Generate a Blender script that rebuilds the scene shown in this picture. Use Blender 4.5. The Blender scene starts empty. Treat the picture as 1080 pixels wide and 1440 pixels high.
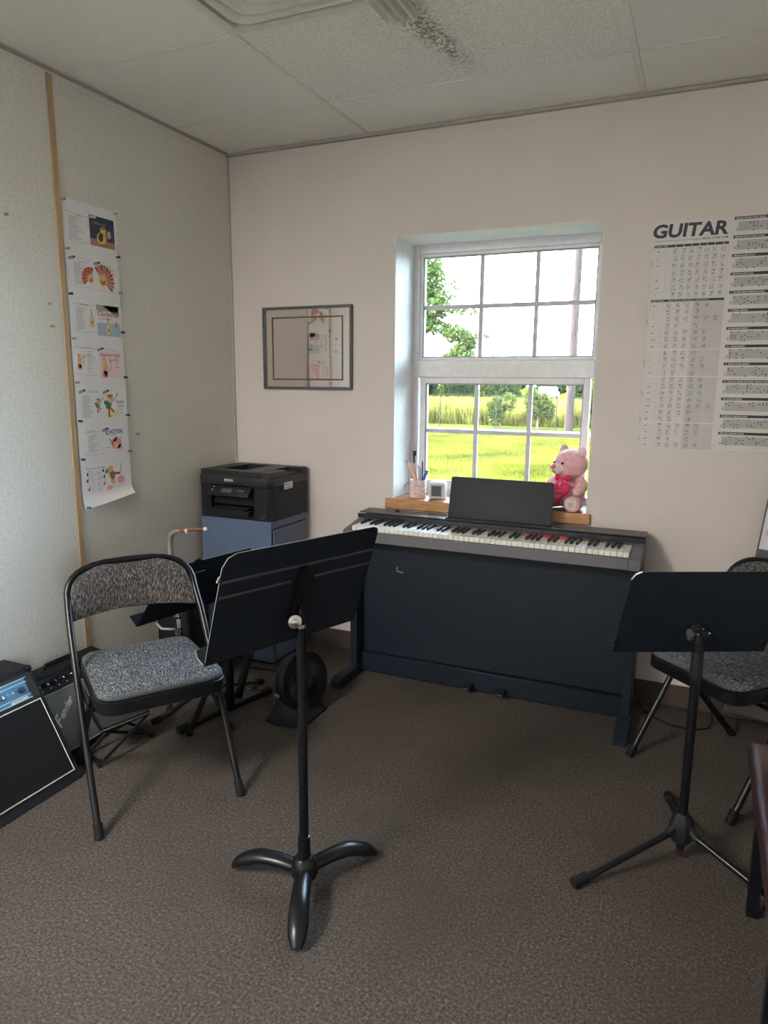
import bpy, bmesh, math, random
from mathutils import Matrix, Vector
import numpy as np
R = random.Random(7)
PI = math.pi
S = bpy.context.scene
C = S.collection

# ------------------------------------------------------------------ camera
cd = bpy.data.cameras.new('camera'); cam = bpy.data.objects.new('camera', cd); C.objects.link(cam)
YAW, PITCH, ROLL = 0.4168, 0.1813, 0.0086
fw = Vector((-math.sin(YAW)*math.cos(PITCH), math.cos(YAW)*math.cos(PITCH), -math.sin(PITCH)))
r0 = Vector((math.cos(YAW), math.sin(YAW), 0)); u0 = r0.cross(fw)
rr = math.cos(ROLL)*r0 + math.sin(ROLL)*u0; uu = -math.sin(ROLL)*r0 + math.cos(ROLL)*u0
M = Matrix((rr, uu, -fw)).transposed().to_4x4(); M.translation = (2.3221, -3.2325, 1.4132)
cam.matrix_world = M
cd.sensor_fit = 'VERTICAL'; cd.sensor_height = 36.0; cd.lens = 36.0*995.4/1440.0
cd.clip_start = 0.05; cd.clip_end = 500
S.camera = cam

# ------------------------------------------------------------------ world, sun, exposure
S.view_settings.view_transform = 'Standard'; S.view_settings.look = 'None'
S.view_settings.gamma = 1.0; S.view_settings.use_curve_mapping = False
S.view_settings.exposure = 0.25
W = bpy.data.worlds.new('sky'); S.world = W; W.use_nodes = True
nt = W.node_tree; nt.nodes.clear()
out = nt.nodes.new('ShaderNodeOutputWorld')
sky = nt.nodes.new('ShaderNodeTexSky'); sky.sky_type = 'NISHITA'; sky.sun_disc = False
sky.sun_elevation = math.radians(32); sky.sun_rotation = math.radians(-100); sky.air_density = 1.0; sky.dust_density = 3.0
b1 = nt.nodes.new('ShaderNodeBackground'); b1.inputs[1].default_value = 2.0
b2 = nt.nodes.new('ShaderNodeBackground'); b2.inputs[0].default_value = (0.66, 0.87, 1.15, 1); b2.inputs[1].default_value = 28.0
ad = nt.nodes.new('ShaderNodeAddShader')
nt.links.new(sky.outputs[0], b1.inputs[0]); nt.links.new(b1.outputs[0], ad.inputs[0]); nt.links.new(b2.outputs[0], ad.inputs[1])
nt.links.new(ad.outputs[0], out.inputs[0])
sl = bpy.data.lights.new('sun', 'SUN'); sl.energy = 32.0; sl.angle = math.radians(1.0); sl.color = (1.0, 0.86, 0.6)
so = bpy.data.objects.new('sun', sl); C.objects.link(so)
so.rotation_euler = Vector((0.86, 0.0, -0.45)).to_track_quat('-Z', 'Y').to_euler()
pl = bpy.data.lights.new('window_portal', 'AREA'); pl.shape = 'RECTANGLE'; pl.size = 0.96; pl.size_y = 1.26
pl.cycles.is_portal = True
po = bpy.data.objects.new('window_portal', pl); C.objects.link(po)
po.location = (1.413, 0.34, 1.46); po.rotation_euler = Vector((0, -1, 0)).to_track_quat('-Z', 'Z').to_euler()
XR_ = 3.22
for nm_, loc_, sx_, sz_, dy_ in (('fill_window_portal', (XR_+0.17, -4.40, 1.35), 1.20, 1.20, -1),):  # portal at the added window in the right wall
    q_ = bpy.data.lights.new(nm_, 'AREA'); q_.shape = 'RECTANGLE'; q_.size = sx_; q_.size_y = sz_; q_.cycles.is_portal = True
    o_ = bpy.data.objects.new(nm_, q_); C.objects.link(o_); o_.location = loc_; o_.rotation_euler = Vector((dy_, 0, 0)).to_track_quat('-Z', 'Z').to_euler()
FILL = 66.0        # strength of the added fill light panel behind the camera

# ------------------------------------------------------------------ materials
MATS = {}
def mat(name, col, rough=0.6, metal=0.0, var=0.06, vs=30.0, bump=0.0, bs=200.0, spec=0.5, stretch=(1, 1, 1), emit=0.0, coat=0.0, trans=0.0, sheen=0.0):
    if name in MATS: return MATS[name]
    m = bpy.data.materials.new(name); m.use_nodes = True; n = m.node_tree; p = n.nodes['Principled BSDF']
    tc = n.nodes.new('ShaderNodeTexCoord'); mp = n.nodes.new('ShaderNodeMapping'); mp.inputs['Scale'].default_value = stretch
    n.links.new(tc.outputs['Object'], mp.inputs['Vector'])
    ns = n.nodes.new('ShaderNodeTexNoise'); ns.inputs['Scale'].default_value = vs; ns.inputs['Detail'].default_value = 4
    n.links.new(mp.outputs[0], ns.inputs['Vector'])
    cr = n.nodes.new('ShaderNodeValToRGB')
    cr.color_ramp.elements[0].position = 0.3; cr.color_ramp.elements[1].position = 0.7
    cr.color_ramp.elements[0].color = [max(0, c*(1-var)) for c in col] + [1]
    cr.color_ramp.elements[1].color = [min(1, c*(1+var)) for c in col] + [1]
    n.links.new(ns.outputs['Fac'], cr.inputs[0]); n.links.new(cr.outputs[0], p.inputs['Base Color'])
    p.inputs['Roughness'].default_value = rough; p.inputs['Metallic'].default_value = metal
    p.inputs['Specular IOR Level'].default_value = spec
    if coat: p.inputs['Coat Weight'].default_value = coat; p.inputs['Coat Roughness'].default_value = 0.15
    if sheen: p.inputs['Sheen Weight'].default_value = sheen
    if emit:
        p.inputs['Emission Color'].default_value = (*col, 1); p.inputs['Emission Strength'].default_value = emit
    if bump:
        nb = n.nodes.new('ShaderNodeTexNoise'); nb.inputs['Scale'].default_value = bs; nb.inputs['Detail'].default_value = 3
        n.links.new(mp.outputs[0], nb.inputs['Vector'])
        b = n.nodes.new('ShaderNodeBump'); b.inputs['Strength'].default_value = bump; b.inputs['Distance'].default_value = 0.004
        n.links.new(nb.outputs['Fac'], b.inputs['Height']); n.links.new(b.outputs[0], p.inputs['Normal'])
    if trans:      # leaf: part of the light passes through
        t = n.nodes.new('ShaderNodeBsdfTranslucent'); mx = n.nodes.new('ShaderNodeMixShader'); mx.inputs[0].default_value = trans
        n.links.new(cr.outputs[0], t.inputs[0]); n.links.new(p.outputs[0], mx.inputs[1]); n.links.new(t.outputs[0], mx.inputs[2])
        n.links.new(mx.outputs[0], n.nodes['Material Output'].inputs[0])
    MATS[name] = m
    return m
def multi(name, stops, scale, detail=8, rough=0.9, stretch=(1, 1, 1), bump=0.0, bdist=0.003, second=None, rn=0.6, spec=0.3, sheen=0.0):
    """noise colour ramp with several stops; second = (scale, colour, amount) for broad patches"""
    m = bpy.data.materials.new(name); m.use_nodes = True; n = m.node_tree; p = n.nodes['Principled BSDF']
    tc = n.nodes.new('ShaderNodeTexCoord'); mp = n.nodes.new('ShaderNodeMapping'); mp.inputs['Scale'].default_value = stretch
    n.links.new(tc.outputs['Object'], mp.inputs['Vector'])
    ns = n.nodes.new('ShaderNodeTexNoise'); ns.inputs['Scale'].default_value = scale; ns.inputs['Detail'].default_value = detail; ns.inputs['Roughness'].default_value = rn
    n.links.new(mp.outputs[0], ns.inputs['Vector'])
    cr = n.nodes.new('ShaderNodeValToRGB'); e = cr.color_ramp.elements
    e[0].position, e[0].color = stops[0][0], (*stops[0][1], 1); e[1].position, e[1].color = stops[-1][0], (*stops[-1][1], 1)
    for pos, c in stops[1:-1]:
        x = e.new(pos); x.color = (*c, 1)
    n.links.new(ns.outputs['Fac'], cr.inputs[0]); colout = cr.outputs[0]
    if second:
        s2 = n.nodes.new('ShaderNodeTexNoise'); s2.inputs['Scale'].default_value = second[0]; s2.inputs['Detail'].default_value = 3
        n.links.new(tc.outputs['Object'], s2.inputs['Vector'])
        r2 = n.nodes.new('ShaderNodeMapRange'); r2.inputs['From Min'].default_value = 0.45; r2.inputs['From Max'].default_value = 0.7; r2.inputs['To Max'].default_value = second[2]
        n.links.new(s2.outputs['Fac'], r2.inputs[0])
        mx = n.nodes.new('ShaderNodeMix'); mx.data_type = 'RGBA'; mx.inputs[7].default_value = (*second[1], 1)
        n.links.new(r2.outputs[0], mx.inputs[0]); n.links.new(colout, mx.inputs[6]); colout = mx.outputs[2]
    n.links.new(colout, p.inputs['Base Color']); p.inputs['Roughness'].default_value = rough; p.inputs['Specular IOR Level'].default_value = spec
    if sheen: p.inputs['Sheen Weight'].default_value = sheen
    if bump:
        b = n.nodes.new('ShaderNodeBump'); b.inputs['Strength'].default_value = bump; b.inputs['Distance'].default_value = bdist
        n.links.new(ns.outputs['Fac'], b.inputs['Height']); n.links.new(b.outputs[0], p.inputs['Normal'])
    MATS[name] = m
    return m
def glassy(name, tint, gloss, rough=0.02):
    m = bpy.data.materials.new(name); m.use_nodes = True; n = m.node_tree; n.nodes.remove(n.nodes['Principled BSDF'])
    t = n.nodes.new('ShaderNodeBsdfTransparent'); t.inputs[0].default_value = (*tint, 1)
    g = n.nodes.new('ShaderNodeBsdfGlossy'); g.inputs['Roughness'].default_value = rough
    fr = n.nodes.new('ShaderNodeFresnel'); fr.inputs[0].default_value = 1.45
    ml = n.nodes.new('ShaderNodeMath'); ml.operation = 'MULTIPLY_ADD'; ml.inputs[1].default_value = 1.0; ml.inputs[2].default_value = gloss
    n.links.new(fr.outputs[0], ml.inputs[0])
    x = n.nodes.new('ShaderNodeMixShader'); n.links.new(ml.outputs[0], x.inputs[0]); n.links.new(t.outputs[0], x.inputs[1]); n.links.new(g.outputs[0], x.inputs[2])
    n.links.new(x.outputs[0], n.nodes['Material Output'].inputs[0])
    MATS[name] = m
    return m

paint = multi('cream_wall_paint', [(0.3, (0.60, 0.555, 0.525)), (0.7, (0.635, 0.59, 0.555))], 3.0, 3, 0.75, bump=0.0)
vinyl = multi('mottled_vinyl_panel', [(0.30, (0.52, 0.505, 0.45)), (0.5, (0.635, 0.62, 0.555)), (0.72, (0.70, 0.685, 0.615))], 90.0, 6, 0.7, bump=0.25, bdist=0.002, rn=0.7)
tilem = multi('ceiling_tile_board', [(0.3, (0.66, 0.655, 0.595)), (0.48, (0.78, 0.775, 0.71)), (0.7, (0.81, 0.805, 0.74))], 160.0, 8, 0.95, bump=0.3, bdist=0.002, rn=0.7, second=(2.0, (0.72, 0.71, 0.65), 0.5))
carpet = multi('loop_pile_carpet', [(0.30, (0.023, 0.020, 0.0175)), (0.44, (0.064, 0.0545, 0.0475)), (0.57, (0.108, 0.091, 0.079)), (0.70, (0.25, 0.218, 0.190))], 125.0, 6, 0.97, bump=0.9, bdist=0.006, rn=0.75, second=(2.2, (0.060, 0.051, 0.045), 0.5), spec=0.1, sheen=0.0)
basem = mat('brown_baseboard_vinyl', (0.062, 0.043, 0.037), 0.6)
tan = mat('tan_seam_moulding', (0.40, 0.27, 0.14), 0.5, var=0.12, vs=6, stretch=(8, 8, 1))
white = mat('white_window_vinyl', (0.74, 0.74, 0.74), 0.4)
revm = mat('white_reveal_paint', (0.72, 0.70, 0.66), 0.7)
alu = mat('grey_sash_spline', (0.25, 0.26, 0.28), 0.4)
glass = glassy('window_glass', (0.95, 0.97, 0.96), 0.0)
clear = mat('clear_corrugated_plastic', (0.72, 0.72, 0.66), 0.15, spec=0.6)
clear.node_tree.nodes['Principled BSDF'].inputs['Alpha'].default_value = 0.42
oak = multi('oak_sill_wood', [(0.3, (0.30, 0.14, 0.055)), (0.5, (0.42, 0.215, 0.09)), (0.7, (0.50, 0.27, 0.12))], 6.0, 6, 0.45, stretch=(1.5, 14, 14), spec=0.5)
black = mat('hazed_black_board', (0.0068, 0.0125, 0.0225), 0.45, var=0.15, spec=0.35)  # blue haze put into the black as colour
blackm = mat('black_powder_coated_metal', (0.0045, 0.0055, 0.0075), 0.30, var=0.2, spec=0.35)
blackp = mat('black_textured_plastic', (0.0075, 0.009, 0.0125), 0.5, var=0.15, bump=0.15, bs=500, spec=0.3)
deskm = mat('hazed_desk_metal', (0.006, 0.0105, 0.018), 0.5, var=0.2, spec=0.3)  # black metal tinted navy, carrying the blue haze in its colour
worn = mat('bare_metal_edge', (0.42, 0.43, 0.45), 0.35, 0.7)
rubber = mat('black_rubber', (0.007, 0.007, 0.008), 0.75, spec=0.25)
chrome = mat('brushed_chrome', (0.55, 0.55, 0.55), 0.25, 1.0)
silver = mat('silver_keyslip_plastic', (0.125, 0.125, 0.138), 0.5, 0.2)
consolem = mat('charcoal_console_plastic', (0.075, 0.072, 0.075), 0.42)
ivory = mat('white_key_plastic', (0.74, 0.73, 0.68), 0.3)
redm = mat('strip_red', (0.55, 0.02, 0.02), 0.8)
cab = mat('hazed_blue_grey_enamel', (0.092, 0.130, 0.215), 0.42, var=0.05)  # own blue-grey, deepened with blue haze as colour
tolex = mat('black_tolex', (0.007, 0.008, 0.010), 0.6, bump=0.5, bs=400, spec=0.3)
bluep = mat('blue_amp_panel', (0.055, 0.16, 0.28), 0.35)
clothg = mat('black_speaker_cloth', (0.0065, 0.007, 0.008), 0.75, bump=0.4, bs=900, spec=0.2)
piping = mat('white_piping', (0.62, 0.60, 0.54), 0.5)
grillm = mat('silver_grille_cloth', (0.30, 0.30, 0.29), 0.6, var=0.25, vs=300)
leather = mat('brown_bench_vinyl', (0.030, 0.012, 0.011), 0.30, var=0.2, vs=12, bump=0.1, bs=120, coat=0.2)
paper = mat('white_paper', (0.74, 0.74, 0.74), 0.75, var=0.02)
chartm = mat('glossy_chart_paper', (0.60, 0.59, 0.575), 0.4, var=0.02)
boardm = mat('dark_grey_board', (0.10, 0.10, 0.105), 0.7)
fab_back = multi('heather_fabric_back', [(0.36, (0.008, 0.008, 0.009)), (0.5, (0.045, 0.042, 0.042)), (0.68, (0.30, 0.28, 0.265))], 60, 5, 0.95, stretch=(7, 7, 0.9), bump=0.3, bdist=0.002, rn=0.65)
fab_seat = multi('heather_fabric_seat', [(0.36, (0.008, 0.009, 0.010)), (0.5, (0.048, 0.054, 0.062)), (0.68, (0.29, 0.315, 0.34))], 60, 5, 0.95, stretch=(7, 0.9, 7), bump=0.3, bdist=0.002, rn=0.65)
plush = mat('pale_pink_plush', (0.72, 0.42, 0.43), 0.95, var=0.12, vs=60, bump=0.9, bs=160, sheen=0.3)
plushw = mat('cream_plush', (0.74, 0.58, 0.53), 0.95, var=0.1, vs=60, bump=0.7, bs=160)
hotpink = mat('hot_pink_satin', (0.72, 0.03, 0.12), 0.35, var=0.1)
eyem = mat('dark_bead', (0.02, 0.015, 0.015), 0.15)

# ------------------------------------------------------------------ mesh helper
class MB:
    def __init__(self): self.bm = bmesh.new(); self.mats = []
    def mi(self, m):
        if m is None: return 0
        if m not in self.mats: self.mats.append(m)
        return self.mats.index(m)
    def _fin(self, faces, m):
        i = self.mi(m)
        for f in faces: f.material_index = i
    def box(self, lo, hi, bev=0.0, mx=None, m=None, seg=1):
        lo, hi = Vector(lo), Vector(hi); c = (lo+hi)/2; s = hi-lo
        T = Matrix.Translation(c) @ Matrix.Diagonal((*s, 1))
        if mx is not None: T = mx @ T
        r = bmesh.ops.create_cube(self.bm, size=1.0, matrix=T); vs = r['verts']
        fs = list({f for v in vs for f in v.link_faces})
        if bev:
            es = list({e for v in vs for e in v.link_edges})
            rb = bmesh.ops.bevel(self.bm, geom=es, offset=bev, segments=seg, affect='EDGES', profile=0.5)
            fs = list({f for v in rb['verts'] for f in v.link_faces} | set(f for f in fs if f.is_valid))
        self._fin(fs, m); return self
    def grid(self, rings, closed_u=True, cap0=True, cap1=True, m=None, closed_v=False):
        bm = self.bm; V = [[bm.verts.new(p) for p in ring] for ring in rings]; fs = []
        n = len(rings[0]); K = len(V)
        for k in range(K if closed_v else K-1):
            a, b = V[k], V[(k+1) % K]
            for i in range(n if closed_u else n-1):
                j = (i+1) % n
                try: fs.append(bm.faces.new((a[i], a[j], b[j], b[i])))
                except ValueError: pass
        if not closed_v:
            if cap0: fs.append(bm.faces.new(V[0][::-1]))
            if cap1: fs.append(bm.faces.new(V[-1]))
        self._fin(fs, m); return self
    def tube(self, pts, r, seg=10, m=None, flat=1.0, closed=False, up=None):
        pts = [Vector(p) for p in pts]; n = len(pts)
        rs = r if isinstance(r, (list, tuple)) else [r]*n
        T = []
        for i in range(n):
            if closed: a, b = pts[i-1], pts[(i+1) % n]
            else: a, b = pts[max(0, i-1)], pts[min(n-1, i+1)]
            T.append((b-a).normalized())
        up = Vector(up) if up else Vector((0, 0, 1))
        if abs(T[0].dot(up)) > 0.95: up = Vector((1, 0, 0))
        nrm = (up - T[0]*up.dot(T[0])).normalized(); rings = []
        for i in range(n):
            nrm = (nrm - T[i]*nrm.dot(T[i])).normalized(); b = T[i].cross(nrm)
            rings.append([pts[i] + (nrm*math.cos(t)*flat + b*math.sin(t))*rs[i] for t in [2*PI*k/seg for k in range(seg)]])
        return self.grid(rings, m=m, closed_v=closed)
    def lathe(self, prof, mx=None, seg=24, m=None, cap=True):
        mx = mx or Matrix(); rings = []
        for r_, z in prof:
            r_ = max(r_, 1e-5); rings.append([mx @ Vector((r_*math.cos(2*PI*k/seg), r_*math.sin(2*PI*k/seg), z)) for k in range(seg)])
        return self.grid(rings, m=m, cap0=cap, cap1=cap)
    def prism(self, poly, d, mx=None, m=None, bev=0.0):
        mx = mx or Matrix()
        a = [self.bm.verts.new(mx @ Vector((x, y, 0))) for x, y in poly]; b = [self.bm.verts.new(mx @ Vector((x, y, d))) for x, y in poly]
        n = len(poly); fs = [self.bm.faces.new(a[::-1]), self.bm.faces.new(b)]
        for i in range(n): fs.append(self.bm.faces.new((a[i], a[(i+1) % n], b[(i+1) % n], b[i])))
        bmesh.ops.recalc_face_normals(self.bm, faces=fs)
        self._fin(fs, m)
        if bev:
            es = [e for e in fs[0].edges] + [e for e in fs[1].edges]
            rb = bmesh.ops.bevel(self.bm, geom=es, offset=bev, segments=2, affect='EDGES', profile=0.5)
            self._fin(rb['faces'], m)
        return self
    def ball(self, c, r, m=None, sub=3, mx=None):
        T = Matrix.Translation(c) @ (mx or Matrix()) @ Matrix.Diagonal((*(r if isinstance(r, (tuple, list)) else (r, r, r)), 1))
        q = bmesh.ops.create_icosphere(self.bm, subdivisions=sub, radius=1.0, matrix=T)
        self._fin({f for v in q['verts'] for f in v.link_faces}, m); return self
    def poly(self, pts, m=None):
        self._fin([self.bm.faces.new([self.bm.verts.new(p) for p in pts])], m); return self
    def text(self, s, size, mx, m=None, ext=0.0, bold=0.0, shear=0.0, width=None, align='LEFT'):
        cu = bpy.data.curves.new('t', 'FONT'); cu.body = s; cu.size = size; cu.extrude = ext; cu.offset = bold; cu.shear = shear; cu.align_x = align; cu.resolution_u = 3
        o = bpy.data.objects.new('t', cu); me = o.to_mesh()
        co = [v.co.copy() for v in me.vertices]
        if width and co:
            x0 = min(v.x for v in co); x1 = max(v.x for v in co); k = width/max(1e-6, x1-x0)
            for v in co: v.x = (v.x-x0)*k
        vs = [self.bm.verts.new(mx @ v) for v in co]; i = self.mi(m)
        for p in me.polygons:
            try: f = self.bm.faces.new([vs[k] for k in p.vertices]); f.material_index = i
            except ValueError: pass
        o.to_mesh_clear(); bpy.data.objects.remove(o); bpy.data.curves.remove(cu); return self
    def mesh(self, name, m=None, ang=40, recalc=True):
        if recalc: bmesh.ops.recalc_face_normals(self.bm, faces=self.bm.faces[:])
        me = bpy.data.meshes.new(name); self.bm.to_mesh(me); self.bm.free()
        for x in (self.mats if self.mats else [m]): me.materials.append(x)
        if ang:
            me.polygons.foreach_set('use_smooth', [True]*len(me.polygons)); me.set_sharp_from_angle(angle=math.radians(ang))
        return me
def put(name, me, parent=None, loc=(0, 0, 0)):
    o = bpy.data.objects.new(name, me); C.objects.link(o); o.location = loc
    if parent: o.parent = parent
    return o
def P(name, mb, m, parent=None, ang=40, world=True, label=None, recalc=True):
    """a mesh object; builder coordinates are world ones unless world=False (then the parent's own frame)"""
    me = mb.mesh(name, m, ang, recalc)
    if parent and world:
        me.transform(Matrix.Translation(-wl(parent)))
    o = put(name, me, parent)
    if label: o['label'] = label
    return o
def wl(o):
    v = Vector(o.location)
    while o.parent: o = o.parent; v += Vector(o.location)
    return v
def tag(o, label, cat, group=None):
    o['label'] = label; o['category'] = cat
    if group: o['group'] = group
    return o
def E(name, label, cat, loc=(0, 0, 0), rz=0.0, group=None):
    o = bpy.data.objects.new(name, None); C.objects.link(o); o.location = loc; o.rotation_euler = (0, 0, rz); o.empty_display_size = 0.1
    return tag(o, label, cat, group) if label else o
def st(o): o['kind'] = 'structure'; return o
def solo(name, mb, m, base, label, cat, group=None, ang=40):
    """a thing that is one mesh, origin at its base"""
    me = mb.mesh(name, m, ang); me.transform(Matrix.Translation(-Vector(base)))
    return tag(put(name, me, None, base), label, cat, group)
def rrect(w, h, r, seg=4, cx=0, cy=0):
    pts = []
    for (sx, sy, a0) in ((1, 1, 0), (-1, 1, 90), (-1, -1, 180), (1, -1, 270)):
        for k in range(seg+1):
            a = math.radians(a0 + 90*k/seg); pts.append((cx+sx*(w/2-r)+r*math.cos(a), cy+sy*(h/2-r)+r*math.sin(a)))
    return pts
def axes(o, x, y, z=None):
    x = Vector(x).normalized(); y = Vector(y).normalized(); z = Vector(z) if z else x.cross(y)
    m = Matrix((x, y, z)).transposed().to_4x4(); m.translation = o; return m

# ================================================================== STRUCTURE
H = 2.5536; XR = 3.22; YF = -5.3
WL, WR, WB, WT = 0.936, 1.888, 0.80, 2.09
fl = MB().box((-0.15, YF-0.15, -0.2), (XR+0.15, 0.32, 0.0)); st(P('floor', fl, carpet))
wb = MB()
wb.box((-0.15, 0, 0), (WL, 0.32, H+0.2)); wb.box((WR, 0, 0), (XR+0.15, 0.32, H+0.2))
wb.box((WL, 0, 0), (WR, 0.32, WB)); wb.box((WL, 0, WT), (WR, 0.32, H+0.2))
wback = st(P('wall_back', wb, paint))
# plaster lining of the window opening
rv = MB(); rv.box((WL, 0.002, WB), (WL+0.004, 0.245, WT)); rv.box((WR-0.004, 0.002, WB), (WR, 0.245, WT)); rv.box((WL, 0.002, WT-0.004), (WR, 0.245, WT))
P('reveal', rv, revm, wback)
wallL = st(P('wall_left', MB().box((-0.15, YF-0.15, 0), (0.0, 0, H+0.2)), vinyl))
wr_ = MB()     # right wall, with an opening for the added fill window
for (ya, za), (yb, zb) in (((YF-0.15, 0), (-5.0, H+0.2)), ((-3.8, 0), (0, H+0.2)), ((-5.0, 0), (-3.8, 0.75)), ((-5.0, 1.95), (-3.8, H+0.2))): wr_.box((XR, ya, za), (XR+0.15, yb, zb))
st(P('wall_right', wr_, paint))
st(P('wall_front', MB().box((0, YF-0.15, 0), (XR, YF, H+0.2)), paint))
def base(name, lo, hi): st(P(name, MB().box(lo, hi, 0.004), basem))
base('baseboard_back', (0.012, -0.012, 0), (XR-0.012, -0.0005, 0.102))
base('baseboard_left', (0.0005, YF, 0), (0.012, -0.0005, 0.102))
base('baseboard_right', (XR-0.012, YF, 0), (XR-0.0005, -0.0005, 0.102))
st(P('trim_1', MB().box((0.0005, -1.124, 0.102), (0.006, -1.096, H-0.02), 0.002), tan))
st(P('trim_2', MB().box((0.0005, -0.016, 0.102), (0.007, -0.0005, H-0.02), 0.002), mat('cream_corner_bead', (0.5, 0.46, 0.4), 0.6)))
gridm = mat('ceiling_grid_enamel', (0.70, 0.69, 0.62), 0.5)
dark = mat('shadow_gap_black', (0.02, 0.02, 0.02), 0.9)
st(P('trim_3', MB().box((0.0, -0.022, H-0.016), (XR, -0.0005, H-0.003), 0.001), mat('grey_wall_angle', (0.36, 0.33, 0.30), 0.6)))
st(P('trim_4', MB().box((0.0005, YF, H-0.012), (0.018, -0.022, H-0.003), 0.001), mat('grey_wall_angle', (0.3, 0.3, 0.3))))
ceil = st(P('ceiling', MB().box((-0.15, YF-0.15, H+0.05), (XR+0.15, 0.32, H+0.2)), dark))
# suspended tiles and tee bars
xs = [0.0, 0.792, 2.011, 3.22]; ys = [0.0, -0.408, -1.045, -1.655, -2.265, -2.875, -3.485, -4.095, -4.705, YF]
stain = bpy.data.materials.new('dust_stained_tile'); stain.use_nodes = True
def make_stain():
    n = stain.node_tree; p = n.nodes['Principled BSDF']; p.inputs['Roughness'].default_value = 0.95
    tc = n.nodes.new('ShaderNodeTexCoord')
    base_ = n.nodes.new('ShaderNodeTexNoise'); base_.inputs['Scale'].default_value = 160; base_.inputs['Detail'].default_value = 8
    n.links.new(tc.outputs['Object'], base_.inputs['Vector'])
    cr = n.nodes.new('ShaderNodeValToRGB'); cr.color_ramp.elements[0].position = 0.32; cr.color_ramp.elements[0].color = (0.58, 0.57, 0.51, 1)
    cr.color_ramp.elements[1].position = 0.55; cr.color_ramp.elements[1].color = (0.79, 0.78, 0.715, 1); n.links.new(base_.outputs['Fac'], cr.inputs[0])
    sp = n.nodes.new('ShaderNodeSeparateXYZ'); n.links.new(tc.outputs['Object'], sp.inputs[0])
    def mth(op, a, b=None, c=None):
        q = n.nodes.new('ShaderNodeMath'); q.operation = op
        for k, v in enumerate((a, b, c)):
            if v is None: continue
            if isinstance(v, (int, float)): q.inputs[k].default_value = v
            else: n.links.new(v, q.inputs[k])
        return q.outputs[0]
    # streak of dust running from the clear deflector towards the window wall: line x = 1.385 + 0.14*(y+0.95)
    lx = mth('SUBTRACT', sp.outputs[0], mth('MULTIPLY_ADD', sp.outputs[1], 0.14, 1.513))
    near = mth('SUBTRACT', 1.0, mth('MULTIPLY', mth('ABSOLUTE', lx), 16.0)); near = mth('MAXIMUM', near, 0.0)
    along = mth('MINIMUM', mth('MAXIMUM', mth('MULTIPLY', mth('MULTIPLY_ADD', sp.outputs[1], -1.0, -0.42), 2.6), 0.0), 1.0)
    fine = n.nodes.new('ShaderNodeTexNoise'); fine.inputs['Scale'].default_value = 95; fine.inputs['Detail'].default_value = 6; n.links.new(tc.outputs['Object'], fine.inputs['Vector'])
    wide = mth('MAXIMUM', mth('SUBTRACT', 1.0, mth('MULTIPLY', mth('ABSOLUTE', lx), 4.0)), 0.0)
    msk = mth('MULTIPLY', along, mth('ADD', mth('MULTIPLY', near, 1.2), mth('MULTIPLY', wide, 0.28)))
    th = mth('MULTIPLY', mth('MINIMUM', mth('MAXIMUM', mth('MULTIPLY', mth('SUBTRACT', fine.outputs['Fac'], 0.42), 6.0), 0.0), 1.0), msk)
    th = mth('MINIMUM', th, 0.75)
    mx = n.nodes.new('ShaderNodeMix'); mx.data_type = 'RGBA'; mx.inputs[7].default_value = (0.09, 0.088, 0.08, 1)
    n.links.new(th, mx.inputs[0]); n.links.new(cr.outputs[0], mx.inputs[6]); n.links.new(mx.outputs[2], p.inputs['Base Color'])
make_stain()
for i in range(3):
    for j in range(len(ys)-1):
        cells = [(xs[i], xs[i+1])]
        if i == 1 and j == 2: cells = [(1.405, xs[2])]          # the rest of this cell is the air diffuser
        if i == 0 and j in (6, 7): continue                          # lamp cells behind the camera
        for x0, x1 in cells:
            t = MB().box((x0+0.003, ys[j+1]+0.003, H-0.001), (x1-0.003, ys[j]-0.003, H+0.016), 0.002)
            P('ceiling_tile', t, stain if (i == 1 and j == 1) else tilem, ceil)
def bar(lo, hi): P('grid_bar', MB().box(lo, hi, 0.001), gridm, ceil)
for x in xs[1:3]: bar((x-0.011, YF, H-0.005), (x+0.011, -0.022, H+0.02))
for i in range(3):
    for y in ys[1:-1]:
        if i == 0 and y == -4.095: continue
        bar((xs[i]+(0.018 if i == 0 else 0.0115), y-0.0025, H-0.003), (xs[i+1]-0.0115, y+0.0085, H+0.02))
bar((1.395, -1.655+0.009, H-0.004), (1.408, -1.045-0.003, H+0.02))

# ------------------------------------------------------------------ air diffuser and its clear deflector
df = E('air_diffuser', 'square stepped white ceiling air diffuser with rounded nested rings', 'vent', (1.098, -1.35, H))
dm = mat('white_diffuser_enamel', (0.62, 0.61, 0.54), 0.4)
def ring(mb, sizes):
    rings = []
    for (hw, rad, z) in sizes: rings.append([(x+1.098, y-1.35, z) for x, y in rrect(2*hw, 2*hw, rad, 6)])
    mb.grid(rings, cap0=False, cap1=False)
f = MB(); ring(f, [(0.294, 0.004, H-0.002), (0.294, 0.004, H-0.008), (0.272, 0.04, H-0.008), (0.268, 0.05, H+0.045), (0.30, 0.01, H+0.05)])
P('frame', f, dm, df, recalc=True)
for k, (a, z) in enumerate(((0.262, -0.003), (0.205, -0.010), (0.145, -0.017), (0.085, -0.022))):
    f = MB(); ring(f, [(a, 0.06, H+z), (a-0.012, 0.055, H+z-0.006), (a-0.030, 0.05, H+z+0.004), (a-0.052, 0.045, H+z+0.036), (a-0.058, 0.045, H+z+0.034)])
    P('louvre_ring', f, dm, df)
P('centre_plate', MB().prism(rrect(0.075, 0.075, 0.02, 5, 1.098, -1.35), 0.012, Matrix.Translation((0, 0, H-0.02))), dm, df)
P('duct', MB().box((0.84, -1.61, H+0.045), (1.36, -1.09, H+0.049)), mat('dull_duct_grey', (0.25, 0.25, 0.23)), df)
dfl = MB(); prof = []
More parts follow.
